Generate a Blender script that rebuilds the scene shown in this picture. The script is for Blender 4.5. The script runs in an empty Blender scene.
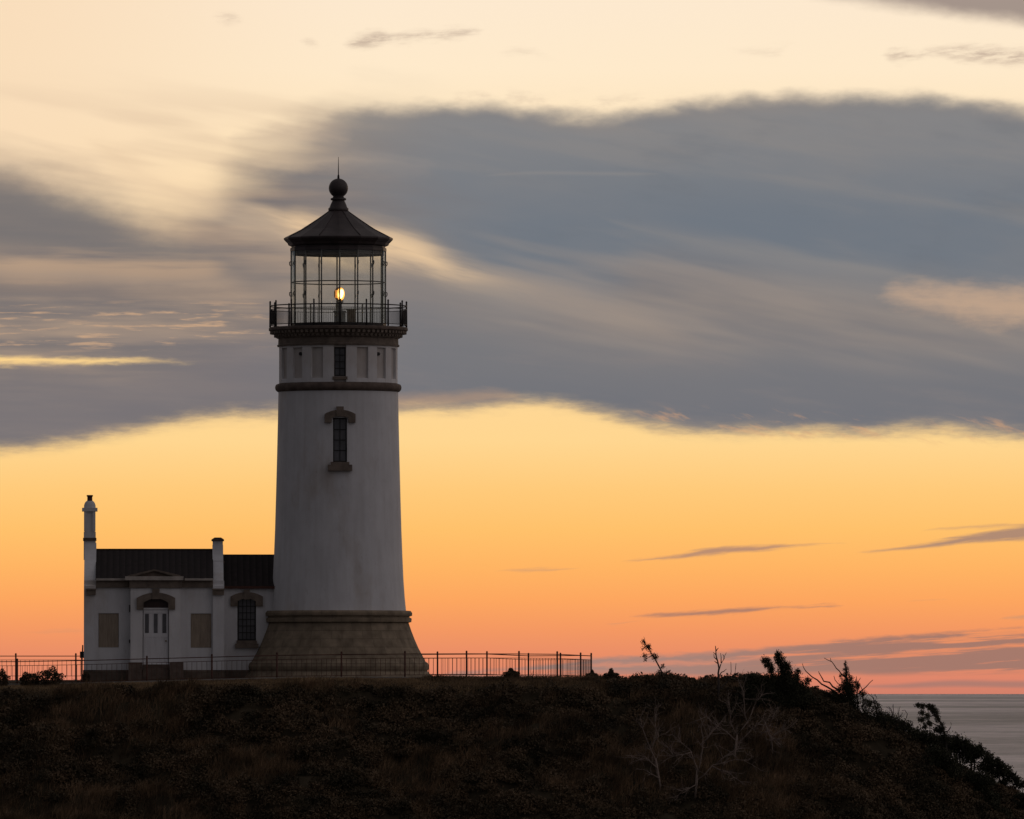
import bpy, math, random
import numpy as np

PI = math.pi
R = math.radians
rng = np.random.default_rng(11)
random.seed(5)
S = bpy.context.scene
COL = S.collection

# ------------------------------------------------------------------ camera
CAM_Y, CAM_Z = -400.0, -0.4
FPX = 9412.0                      # focal length in pixels of the 1024 px wide frame
EYE_ROW = 689.3                   # picture row of the eye level
cam = bpy.data.cameras.new('camera')
camo = bpy.data.objects.new('camera', cam)
COL.objects.link(camo)
cam.sensor_width = 36.0
cam.lens = FPX / 1024 * 36.0
cam.clip_start = 1.0
cam.clip_end = 400000.0
camo.location = (0, CAM_Y, CAM_Z)
camo.rotation_euler = (R(90) + math.atan((EYE_ROW - 409.5) / FPX), 0, 0)
S.camera = camo

def W(px, py, y=0.0):
    """point at depth y whose direction corresponds to a measured picture position"""
    s = (y - CAM_Y) / FPX
    return ((px - 512) * s, y, CAM_Z + (EYE_ROW - py) * s)

def lin(r, g, b):
    f = lambda c: (c / 255 / 12.92) if c / 255 <= 0.04045 else ((c / 255 + 0.055) / 1.055) ** 2.4
    return (f(r), f(g), f(b), 1.0)

# ------------------------------------------------------------------ render / exposure
S.view_settings.view_transform = 'Standard'
S.view_settings.look = 'None'
S.view_settings.exposure = 0.0
S.view_settings.gamma = 1.0
S.cycles.use_denoising = True
S.cycles.max_bounces = 8
S.cycles.transparent_max_bounces = 24

# ------------------------------------------------------------------ world: dusk sky with cloud banks
world = bpy.data.worlds.new('World')
S.world = world
world.use_nodes = True
NT = world.node_tree
NT.nodes.clear()

def nd(t, **kw):
    n = NT.nodes.new(t)
    for k, v in kw.items():
        setattr(n, k, v)
    return n

def put(sock, v):
    if isinstance(v, (int, float)):
        sock.default_value = v
    elif isinstance(v, tuple):
        sock.default_value = v
    else:
        NT.links.new(v, sock)

def mt(op, a, b=None, c=None, clamp=False):
    n = nd('ShaderNodeMath', operation=op, use_clamp=clamp)
    put(n.inputs[0], a)
    if b is not None: put(n.inputs[1], b)
    if c is not None: put(n.inputs[2], c)
    return n.outputs[0]

def add(a, b): return mt('ADD', a, b)
def sub(a, b): return mt('SUBTRACT', a, b)
def mul(a, b): return mt('MULTIPLY', a, b)

def sstep(x, a, b, lo=0.0, hi=1.0):
    n = nd('ShaderNodeMapRange', interpolation_type='SMOOTHSTEP')
    put(n.inputs['Value'], x)
    put(n.inputs['From Min'], a); put(n.inputs['From Max'], b)
    put(n.inputs['To Min'], lo); put(n.inputs['To Max'], hi)
    return n.outputs[0]

def mixc(f, a, b):
    n = nd('ShaderNodeMix', data_type='RGBA')
    put(n.inputs[0], f); put(n.inputs[6], a); put(n.inputs[7], b)
    return n.outputs[2]

X0, X1 = -200.0, 1224.0

geo = nd('ShaderNodeTexCoord')
sep = nd('ShaderNodeSeparateXYZ')
NT.links.new(geo.outputs['Generated'], sep.inputs[0])
dx, dy, dz = sep.outputs
AZ = mt('ARCTAN2', dx, dy)                    # 0 = out to sea, + = right
EL = mt('ARCSINE', dz)
XR = add(mul(AZ, FPX), 512.0)                 # fine angular units over the western sky
X = sub(mt('PINGPONG', add(XR, 150.0), 1300.0), 150.0)   # the same cloud pattern, turned about, goes on to both sides
Y = sub(EYE_ROW, mul(EL, FPX))
xn = mt('DIVIDE', sub(X, X0), X1 - X0, clamp=True)

def curve(pts, lo=-100.0, hi=800.0):
    """a value along the azimuth, given at [(x, value)]"""
    n = nd('ShaderNodeFloatCurve')
    c = n.mapping.curves[0]
    pts = sorted(pts)
    q = [((x - X0) / (X1 - X0), (v - lo) / (hi - lo)) for x, v in pts]
    if q[0][0] > 0: q.insert(0, (0.0, q[0][1]))
    if q[-1][0] < 1: q.append((1.0, q[-1][1]))
    while len(c.points) < len(q):
        c.points.new(0.5, 0.5)
    for p, (a, b) in zip(c.points, q):
        p.location = (a, b)
        p.handle_type = 'AUTO_CLAMPED'
    n.mapping.update()
    put(n.inputs['Value'], xn)
    return add(mul(n.outputs[0], hi - lo), lo)

def noise(sx, sy, seed, detail=5.0, rough=0.55, tilt=0.0, dist=0.0):
    """noise over the sky; sx, sy = feature size in angular units"""
    cv = nd('ShaderNodeCombineXYZ')
    yy = sub(Y, mul(XR, tilt)) if tilt else Y
    put(cv.inputs[0], mul(XR, 1.0 / sx)); put(cv.inputs[1], mul(yy, 1.0 / sy)); cv.inputs[2].default_value = seed
    n = nd('ShaderNodeTexNoise', noise_dimensions='3D')
    n.inputs['Scale'].default_value = 1.0
    n.inputs['Detail'].default_value = detail
    n.inputs['Roughness'].default_value = rough
    n.inputs['Distortion'].default_value = dist
    NT.links.new(cv.outputs[0], n.inputs['Vector'])
    return sub(n.outputs['Fac'], 0.5)          # about -0.3 .. 0.3

W_BIG = mul(noise(170, 60, 1.3), 52)
W_FINE = mul(noise(38, 19, 7.7, 5, 0.55), 17)
W_TINY = mul(noise(22, 5, 3.1, 5, 0.6), 9)
W_EDGE = add(mul(noise(40, 9, 61.0, 6, 0.65), 20), mul(noise(150, 40, 63.0, 3, 0.5), 16))
STREAK = noise(200, 17, 5.5, 4, 0.52, tilt=0.01)
STREAK2 = noise(260, 34, 15.5, 3.5, 0.5, tilt=0.17)
SOFT = noise(300, 110, 21.0, 4, 0.5)

def band(T, B, sT, sB, warpT=W_FINE, warpB=W_TINY):
    y_t = sub(Y, curve(T))
    if warpT is not None: y_t = add(y_t, warpT)
    y_b = sub(curve(B), Y)
    if warpB is not None: y_b = add(y_b, warpB)
    return mul(sstep(y_t, -sT, sT), sstep(y_b, -sB, sB))

def streak(center, half, soft, warp=W_TINY):
    """thin cloud: centre line and half thickness (negative = absent) along the azimuth"""
    d = sub(Y, curve(center))
    if warp is not None: d = add(d, warp)
    h = sub(curve(half, -40, 60), mt('ABSOLUTE', d))
    return sstep(h, -soft, soft)

def ramp(fac, stops):
    n = nd('ShaderNodeValToRGB')
    e = n.color_ramp.elements
    while len(e) < len(stops): e.new(0.5)
    for el_, (p, c) in zip(e, stops):
        el_.position = p; el_.color = c
    put(n.inputs[0], fac)
    return n.outputs[0]

# clear sky behind the clouds, horizon to about four degrees, then on to the zenith
tY = mt('DIVIDE', Y, 700.0, clamp=True)
base = ramp(tY, [(0.0, lin(253, 233, 207)), (0.10, lin(255, 234, 203)), (0.22, lin(254, 227, 186)), (0.36, lin(252, 216, 165)),
                 (0.52, lin(255, 216, 154)), (0.63, lin(255, 214, 144)), (0.70, lin(255, 202, 122)), (0.757, lin(255, 193, 107)), (0.81, lin(255, 180, 99)),
                 (0.857, lin(253, 166, 95)), (0.90, lin(244, 152, 98)), (0.93, lin(235, 143, 102)), (0.97, lin(222, 134, 107)), (0.99, lin(210, 128, 106))])
base = mixc(mul(sstep(X, 420.0, -60.0), sstep(Y, 420.0, 120.0, 0.0, 0.8)), base, lin(248, 218, 182))
sky = base

# thin veil upper left
m = mul(mul(mul(sstep(STREAK2, -0.06, 0.2), sstep(Y, 60.0, 140.0)), sstep(Y, 330.0, 230.0)), sstep(X, 520.0, 250.0, 0.0, 0.40))
sky = mixc(m, sky, lin(205, 178, 152))

# ---- the great deck of cloud
D_T = [(-200, 150), (0, 168), (60, 186), (120, 208), (165, 222), (205, 206), (240, 172), (285, 150), (325, 124), (350, 115), (400, 109), (480, 107), (540, 117), (590, 121),
       (640, 113), (700, 101), (800, 96), (900, 100), (960, 103), (1024, 112), (1224, 120)]
D_B = [(-200, 470), (0, 447), (60, 440), (120, 429), (200, 417), (260, 413), (330, 410), (400, 408), (450, 406), (500, 402), (540, 398), (580, 405), (620, 415),
       (660, 424), (720, 429), (800, 427), (870, 429), (930, 427), (1024, 434), (1224, 440)]
W_MIX = add(W_FINE, mul(W_BIG, 0.5))
dk = band(D_T, D_B, 48, 11, add(W_MIX, mul(STREAK2, 60)), W_EDGE)
dk2 = band(D_T, D_B, 13, 12, W_MIX, W_EDGE)
fx = sstep(X, 270.0, 480.0)
deck = add(mul(dk, sub(1.0, fx)), mul(dk2, fx))
tone = sstep(add(mul(STREAK, 1.0), mul(SOFT, 0.7)), -0.22, 0.24)
deck_l = mixc(tone, lin(125, 117, 115), lin(166, 145, 128))
deck_r = mixc(sstep(add(mul(STREAK2, 0.9), mul(SOFT, 0.6)), -0.25, 0.25), lin(119, 117, 120), lin(143, 133, 127))
deck_c = mixc(sstep(X, 230.0, 480.0), deck_l, deck_r)
sky = mixc(deck, sky, deck_c)

m = streak([(210, 142), (270, 136), (330, 134)], [(190, -26), (240, 2), (300, 7), (340, 7), (370, -26)], 13, add(W_FINE, mul(STREAK2, 30)))
sky = mixc(mul(m, 0.6), sky, lin(188, 166, 146))
m = streak([(225, 166), (290, 160), (350, 160), (450, 168)], [(220, -26), (260, 4), (340, 6), (420, 0), (480, -26)], 14, add(W_FINE, mul(STREAK2, 30)))
gap_l = mul(m, 0.6)
m = streak([(400, 102), (480, 96), (560, 104), (640, 104), (720, 92)], [(390, -20), (460, 3), (540, 6), (620, 5), (700, -4), (740, -20)], 12, add(W_FINE, mul(W_TINY, 1.5)))
sky = mixc(mul(m, mul(sstep(noise(44, 15, 51.0, 5, 0.6), -0.05, 0.2), 0.5)), sky, lin(206, 184, 162))
# upper dark body on the right
A_T = [(x, y + 3) for x, y in D_T if x > 205]
A_B = [(200, 150), (250, 196), (300, 208), (350, 218), (400, 228), (450, 256), (520, 292), (600, 288), (660, 262), (720, 264), (800, 277), (900, 288), (1024, 300), (1224, 320)]
a = band(A_T, A_B, 17, 36, W_MIX, mul(STREAK2, 60))
a = mul(a, sstep(add(X, add(mul(STREAK2, 320.0), mul(W_FINE, 2.0))), 235.0, 470.0, 0.0, 1.0))
a_c = mixc(sstep(Y, 100.0, 230.0), lin(134, 133, 134), lin(111, 119, 129))
a_c = mixc(sstep(X, 500.0, 260.0, 0.0, 0.6), a_c, lin(142, 134, 128))
a_c = mixc(mul(sstep(SOFT, -0.1, 0.25), 0.42), a_c, lin(134, 131, 131))
a_c = mixc(mul(sstep(STREAK2, 0.0, 0.22), 0.3), a_c, lin(146, 139, 134))
a_c = mixc(mul(sstep(noise(120, 40, 91.0, 5, 0.55, tilt=0.12), 0.0, 0.25), 0.25), a_c, lin(98, 104, 112))
sky = mixc(mul(a, 0.95), sky, a_c)

sky = mixc(gap_l, sky, mixc(sstep(X, 280.0, 420.0), lin(206, 181, 154), lin(150, 141, 136)))
# left dark band
l = band([(-200, 150), (0, 178), (60, 196), (120, 222), (180, 246), (230, 262), (280, 276), (320, 290)],
         [(-200, 235), (0, 246), (60, 252), (120, 258), (200, 264), (260, 286), (320, 300)], 20, 14, W_FINE, mul(STREAK, 40))
l = mul(l, sstep(X, 330.0, 230.0, 0.0, 0.85))
sky = mixc(l, sky, lin(118, 114, 114))

# lower dark bank
lo = band([(-200, 372), (0, 371), (100, 367), (200, 356), (300, 322), (400, 300), (450, 312), (520, 330), (600, 344), (700, 350), (800, 342), (900, 346), (1024, 350)],
          D_B, 42, 17, mul(STREAK2, 60), W_EDGE)
lo_c = mixc(sstep(X, 200.0, 480.0), lin(120, 115, 118), mixc(sstep(Y, 340.0, 420.0), lin(119, 119, 123), lin(112, 114, 121)))
lo_c = mixc(mul(sstep(noise(150, 26, 95.0, 5, 0.55, tilt=0.10), -0.02, 0.22), 0.3), lo_c, lin(140, 130, 127))
sky = mixc(mul(lo, 0.88), sky, lo_c)

m = mul(band([(600, 400), (660, 408), (760, 412), (900, 418), (1024, 420)], [(600, 424), (660, 432), (760, 438), (1024, 442)], 8, 8, None, None),
        mul(sstep(noise(46, 12, 71.0, 5, 0.6, tilt=0.3), 0.02, 0.2), sstep(X, 610.0, 680.0)))
sky = mixc(mul(m, 0.55), sky, lin(214, 165, 124))
# pale break along the foot of the deck near the tower
m = streak([(380, 402), (450, 399), (500, 396), (560, 398)], [(330, -20), (400, 6), (500, 4), (560, -14)], 7)
sky = mixc(mul(m, 0.5), sky, lin(186, 152, 124))

# diagonal streak of brighter cloud right of the lantern
m = streak([(250, 214), (290, 228), (330, 240), (380, 246), (420, 258), (450, 273), (500, 288), (560, 304), (620, 322), (700, 345), (800, 360)],
           [(190, -36), (240, -14), (280, 2), (310, 16), (350, 22), (390, 18), (420, 16), (470, 11), (540, 10), (640, 8), (700, -6), (760, -30)], 20, mul(STREAK2, 50))
st_c = mixc(sstep(X, 410.0, 560.0), lin(240, 205, 162), lin(160, 143, 130))
sky = mixc(mul(mul(m, sstep(X, 720.0, 430.0, 0.4, 0.85)), sstep(noise(90, 13, 57.0, 5, 0.55, tilt=0.27), -0.2, 0.08, 0.45, 1.0)), sky, st_c)
# the same light left of the lantern
m = streak([(60, 130), (130, 168), (200, 202), (260, 226), (330, 250)], [(40, -30), (110, 10), (200, 16), (270, 8), (330, -10), (370, -30)], 20, mul(STREAK2, 60))
sky = mixc(mul(m, sstep(STREAK2, -0.18, 0.14, 0.12, 0.6)), sky, lin(228, 199, 165))
# fine streaks over the right half
m = streak([(560, 205), (640, 229), (720, 250), (800, 263), (900, 279), (1024, 292)], [(560, -12), (640, 2), (760, 4), (900, 3), (1024, 4)], 10, mul(STREAK2, 26))
sky = mixc(mul(m, 0.30), sky, lin(156, 146, 137))
m = mul(mul(sstep(noise(240, 26, 111.0, 2.5, 0.45, tilt=0.23), -0.06, 0.20), band([(400, 226), (640, 236), (1024, 300)], [(400, 300), (560, 340), (700, 362), (1024, 366)], 26, 26, None, None)), sstep(X, 400.0, 520.0, 0.0, 0.36))
sky = mixc(m, sky, lin(164, 149, 137))
m = streak([(440, 178), (540, 173), (640, 174), (680, 174)], [(430, -10), (500, 0), (600, 1), (650, 0), (690, -8)], 3, None)
sky = mixc(mul(m, 0.3), sky, lin(160, 150, 142))
m = mul(mul(sstep(STREAK2, 0.0, 0.2), band([(400, 236), (1024, 296)], [(400, 330), (700, 352), (1024, 350)], 20, 20, None, None)), sstep(X, 400.0, 520.0, 0.0, 0.30))
sky = mixc(m, sky, lin(152, 140, 131))
m = streak([(860, 294), (920, 297), (980, 304), (1024, 308), (1100, 312)], [(840, -22), (900, 6), (950, 11), (1024, 16), (1100, 14)], 16, add(mul(W_FINE, 1.5), mul(W_TINY, 1.5)))
sky = mixc(mul(m, 0.72), sky, lin(206, 172, 142))

# left: peach breaks between the sheets
m = mul(streak([(0, 272), (120, 270), (240, 266)], [(-50, 4), (60, 12), (200, 8), (260, -16)], 12, mul(STREAK, 60)), 0.55)
sky = mixc(m, sky, lin(196, 164, 134))
m = mul(mul(sstep(noise(60, 6, 33.0, 5, 0.6), 0.02, 0.17), band([(0, 304), (300, 304)], [(0, 350), (300, 344)], 8, 8, None, None)), sstep(X, 310.0, 240.0, 0.0, 0.75))
sky = mixc(m, sky, lin(206, 168, 134))
m = mul(streak([(0, 291), (150, 294), (280, 290)], [(-60, 5), (120, 7), (250, 0), (300, -12)], 9), 0.5)
sky = mixc(m, sky, lin(124, 114, 111))
m = streak([(-100, 364), (0, 362), (70, 362), (135, 360), (210, 363)], [(-100, 4), (0, 3.6), (70, 2.6), (110, 2.2), (140, 0.5), (185, -1), (230, -8)], 4.2, add(mul(W_TINY, 0.9), mul(STREAK, 9)))
sky = mixc(mul(m, sstep(X, 210.0, 120.0, 0.25, 1.0)), sky, lin(255, 214, 143))

WISP = sstep(noise(32, 7, 101.0, 6, 0.65, tilt=-0.08), -0.16, 0.12, 0.15, 1.0)
# wisps high up
g = lin(190, 168, 150)
for c_, h_, s_, o_ in [
    ([(335, 44), (370, 40), (420, 36), (490, 31)], [(330, -10), (345, -1), (375, 6), (395, 2), (440, 3), (475, 0), (500, -9)], 5, 0.85),
    ([(290, 40), (310, 43), (330, 46)], [(290, -10), (308, 1), (330, -8)], 4, 0.5),
    ([(200, 17), (225, 19), (250, 21)], [(200, -10), (225, 3), (255, -8)], 5, 0.5),
    ([(490, 53), (525, 52), (560, 58)], [(480, -10), (520, 1), (580, -8)], 5, 0.35),
    ([(720, 50), (770, 52), (800, 44)], [(700, -10), (770, 2), (810, -8)], 5, 0.3),
    ([(880, 56), (905, 56), (940, 54), (990, 55), (1024, 58), (1100, 58)], [(870, -12), (900, 4), (925, 1), (950, 3), (990, 7), (1030, 6), (1200, 6)], 6, 0.85)]:
    sky = mixc(mul(mul(streak(c_, h_, s_ + 2.5, add(mul(W_TINY, 1.3), mul(W_FINE, 0.6))), WISP), o_), sky, g)
m = sstep(add(sub(curve([(700, -30), (790, -8), (860, 3), (940, 14), (1024, 26), (1224, 60)]), Y), mul(W_FINE, 0.7)), -9.0, 13.0)
sky = mixc(mul(m, sstep(X, 700.0, 900.0)), sky, lin(164, 148, 138))

# low wisps over the orange
wc = lin(190, 146, 116)
LOWN = add(mul(noise(60, 7, 81.0, 5, 0.6, tilt=-0.09), 8), mul(noise(24, 3, 83.0, 4, 0.6, tilt=-0.09), 4))
for c_, h_, s_, o_, col_ in [
    ([(612, 562), (674, 557), (717, 551), (766, 547.5), (840, 544)], [(590, -7), (630, -0.6), (674, 1.2), (717, 3.0), (766, 2.2), (800, 0.2), (845, -1.6), (880, -8)], 2.6, 0.95, lin(184, 140, 114)),
    ([(480, 572), (530, 570.5), (590, 568)], [(465, -7), (500, -0.8), (545, 0.9), (575, -0.6), (605, -7)], 2.6, 0.6, wc),
    ([(845, 553), (918, 546.5), (961, 540), (1024, 533), (1120, 520)], [(830, -7), (865, -0.8), (918, 1.8), (961, 3.6), (1024, 6.5), (1120, 9)], 3, 0.95, lin(172, 136, 116)),
    ([(900, 532), (960, 528), (1024, 525)], [(885, -7), (930, -0.4), (980, 1.0), (1024, 1)], 2.4, 0.6, wc),
    ([(600, 624), (640, 622)], [(590, -7), (615, 0.2), (640, -1), (655, -7)], 2.2, 0.5, wc),
    ([(610, 616), (665, 614.5), (705, 613), (766, 608.5), (860, 605)], [(600, -7), (635, -0.4), (690, 1.8), (740, 2.2), (790, 0), (830, 0.3), (870, -7)], 2.1, 0.95, lin(174, 126, 106)),
    ([(890, 601), (920, 600), (960, 599)], [(880, -7), (915, -0.3), (945, -0.6), (970, -7)], 2.0, 0.4, wc),
    ([(990, 619), (1024, 617), (1100, 616)], [(970, -7), (1010, 0.6), (1100, 2)], 2.2, 0.6, wc)]:
    sky = mixc(mul(streak(c_, h_, s_, LOWN), o_), sky, col_)

# bank along the horizon
hb = band([(380, 700), (440, 676), (520, 668), (590, 659), (650, 656), (720, 652), (790, 646), (850, 640), (930, 634), (1024, 629), (1224, 615)],
          [(380, 690), (600, 676), (700, 676), (800, 673), (900, 674), (1024, 672)], 3.5, 5, mul(W_TINY, 0.9), mul(STREAK, 20))
hb_gap = sstep(add(noise(150, 7.5, 41.0, 6, 0.62, tilt=-0.06), mul(noise(420, 20, 44.0, 2, 0.5, tilt=-0.06), 0.6)), 0.01, 0.15)
hb = mul(hb, sub(1.0, mul(hb_gap, 0.85)))
sky = mixc(mul(hb, 0.92), sky, mixc(sstep(X, 600.0, 900.0), lin(160, 131, 122), lin(158, 120, 108)))
m = streak([(560, 666), (640, 664), (720, 662), (790, 655)], [(500, -6), (600, 1.4), (700, 2), (780, 1.5), (820, -6)], 2.4)
sky = mixc(mul(m, 0.6), sky, lin(226, 143, 112))
m = streak([(0, 633), (70, 631), (140, 632)], [(-30, -6), (70, 1), (140, -6)], 3)
sky = mixc(mul(m, 0.25), sky, wc)
m = streak([(880, 686), (960, 683), (1024, 684), (1200, 684)], [(780, -6), (880, 1.2), (960, 3), (1200, 3)], 2.4, mul(STREAK, 6))
sky = mixc(mul(m, 0.75), sky, lin(162, 122, 112))

# ---- the rest of the dome: grey cloud overhead, dusk behind the viewer, brighter to the north (right)
eld = mul(EL, 180 / PI)
over = sstep(eld, 7.0, 22.0)
ncl = nd('ShaderNodeTexNoise'); ncl.inputs['Scale'].default_value = 3.0; ncl.inputs['Detail'].default_value = 5.0
NT.links.new(geo.outputs['Generated'], ncl.inputs['Vector'])
nish = nd('ShaderNodeTexSky', sky_type='NISHITA')
nish.sun_disc = False
nish.sun_elevation = R(0.5)
nish.sun_rotation = R(0.0)
nish.altitude = 60
nish.dust_density = 2.0
dome = mixc(sstep(ncl.outputs['Fac'], 0.38, 0.62), (0.11, 0.115, 0.135, 1), (0.24, 0.205, 0.185, 1))
nsc = nd('ShaderNodeMix', data_type='RGBA', blend_type='ADD')
nsc.inputs[0].default_value = 0.02
put(nsc.inputs[6], dome); put(nsc.inputs[7], nish.outputs[0])
dome = nsc.outputs[2]
sky = mixc(over, sky, dome)
azd = mul(AZ, 180 / PI)
behind = add(mul(sstep(azd, 26.0, 88.0), sstep(azd, -181.0, 0.0)), sstep(azd, -18.0, -50.0))
behind = mt('MINIMUM', behind, 1.0)
right_side = mul(sstep(azd, 45.0, 95.0), sstep(azd, 175.0, 110.0))
east = mixc(right_side, (0.110, 0.104, 0.112, 1), (0.39, 0.345, 0.345, 1))
sky = mixc(behind, sky, east)
# below the horizon the dome is dark
sky = mixc(sstep(eld, -0.25, -1.5), sky, (0.05, 0.045, 0.045, 1))
bg = nd('ShaderNodeBackground')
bg.inputs['Strength'].default_value = 1.0
NT.links.new(sky, bg.inputs['Color'])
wo = nd('ShaderNodeOutputWorld')
NT.links.new(bg.outputs[0], wo.inputs['Surface'])
world.cycles.sampling_method = 'MANUAL'
world.cycles.sample_map_resolution = 2048

# the sun has just set out to sea behind the bank: only a trace of its light comes over the horizon
sl = bpy.data.lights.new('sun', 'SUN')
sl.energy = 0.03
sl.color = (1.0, 0.62, 0.36)
sl.angle = R(3.0)
so = bpy.data.objects.new('sun', sl)
COL.objects.link(so)
so.rotation_euler = (R(88.5), 0, R(180 - 16))

# ------------------------------------------------------------------ materials
def mat(name):
    m = bpy.data.materials.new(name)
    m.use_nodes = True
    nt = m.node_tree
    b = nt.nodes['Principled BSDF']
    return m, nt, b

def simple(name, col, rough=0.7, metal=0.0, var=0.25, scale=6.0, bump=0.0, bscale=30.0, stretch=(1, 1, 1), spec=0.3):
    """one paint or stone with cloudy variation of its own colour"""
    m, nt, b = mat(name)
    tc = nt.nodes.new('ShaderNodeTexCoord')
    mp = nt.nodes.new('ShaderNodeMapping'); mp.inputs['Scale'].default_value = stretch
    nt.links.new(tc.outputs['Object'], mp.inputs[0])
    n = nt.nodes.new('ShaderNodeTexNoise'); n.inputs['Scale'].default_value = scale; n.inputs['Detail'].default_value = 6
    n.inputs['Roughness'].default_value = 0.6
    nt.links.new(mp.outputs[0], n.inputs['Vector'])
    cr = nt.nodes.new('ShaderNodeValToRGB')
    cr.color_ramp.elements[0].position = 0.3; cr.color_ramp.elements[1].position = 0.7
    cr.color_ramp.elements[0].color = tuple(c * (1 - var) for c in col) + (1,)
    cr.color_ramp.elements[1].color = tuple(min(1, c * (1 + var * 0.6)) for c in col) + (1,)
    nt.links.new(n.outputs['Fac'], cr.inputs[0])
    nt.links.new(cr.outputs[0], b.inputs['Base Color'])
    b.inputs['Roughness'].default_value = rough
    b.inputs['Metallic'].default_value = metal
    b.inputs['Specular IOR Level'].default_value = spec
    if bump:
        n2 = nt.nodes.new('ShaderNodeTexNoise'); n2.inputs['Scale'].default_value = bscale; n2.inputs['Detail'].default_value = 4
        nt.links.new(tc.outputs['Object'], n2.inputs['Vector'])
        bp = nt.nodes.new('ShaderNodeBump'); bp.inputs['Strength'].default_value = bump; bp.inputs['Distance'].default_value = 0.02
        nt.links.new(n2.outputs['Fac'], bp.inputs['Height'])
        nt.links.new(bp.outputs[0], b.inputs['Normal'])
    return m

def white_plaster(name, col=(0.69, 0.695, 0.715)):
    """limewashed masonry: long rain streaks, blotches and a few rusty stains"""
    m, nt, b = mat(name)
    L = nt.links.new
    tc = nt.nodes.new('ShaderNodeTexCoord')
    def nz(scale, st, det=6):
        mp = nt.nodes.new('ShaderNodeMapping'); mp.inputs['Scale'].default_value = st
        L(tc.outputs['Object'], mp.inputs[0])
        n = nt.nodes.new('ShaderNodeTexNoise'); n.inputs['Scale'].default_value = scale; n.inputs['Detail'].default_value = det
        n.inputs['Roughness'].default_value = 0.62
        L(mp.outputs[0], n.inputs['Vector'])
        return n.outputs['Fac']
    def rp(f, a, c0, b_, c1):
        r = nt.nodes.new('ShaderNodeValToRGB')
        r.color_ramp.elements[0].position = a; r.color_ramp.elements[1].position = b_
        r.color_ramp.elements[0].color = c0; r.color_ramp.elements[1].color = c1
        L(f, r.inputs[0]); return r.outputs[0]
    def mul_(a, b_, f=1.0):
        x = nt.nodes.new('ShaderNodeMix'); x.data_type = 'RGBA'; x.blend_type = 'MULTIPLY'; x.inputs[0].default_value = f
        L(a, x.inputs[6]); L(b_, x.inputs[7]); return x.outputs[2]
    c = rp(nz(1.1, (1, 1, 0.6)), 0.32, tuple(v * 0.85 for v in col) + (1,), 0.68, col + (1,))
    c = mul_(c, rp(nz(2.2, (1.6, 1.6, 0.10)), 0.34, (0.91, 0.90, 0.89, 1), 0.62, (1, 1, 1, 1)))
    c = mul_(c, rp(nz(0.42, (1.2, 1.2, 0.55)), 0.56, (1, 1, 1, 1), 0.74, (0.78, 0.71, 0.64, 1)))
    c = mul_(c, rp(nz(7.0, (1, 1, 0.4)), 0.62, (1, 1, 1, 1), 0.80, (0.80, 0.77, 0.74, 1)))
    L(c, b.inputs['Base Color'])
    b.inputs['Roughness'].default_value = 0.75
    b.inputs['Specular IOR Level'].default_value = 0.25
    n2 = nz(16.0, (1, 1, 1))
    bp = nt.nodes.new('ShaderNodeBump'); bp.inputs['Strength'].default_value = 0.25; bp.inputs['Distance'].default_value = 0.02
    L(n2, bp.inputs['Height']); L(bp.outputs[0], b.inputs['Normal'])
    return m

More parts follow.
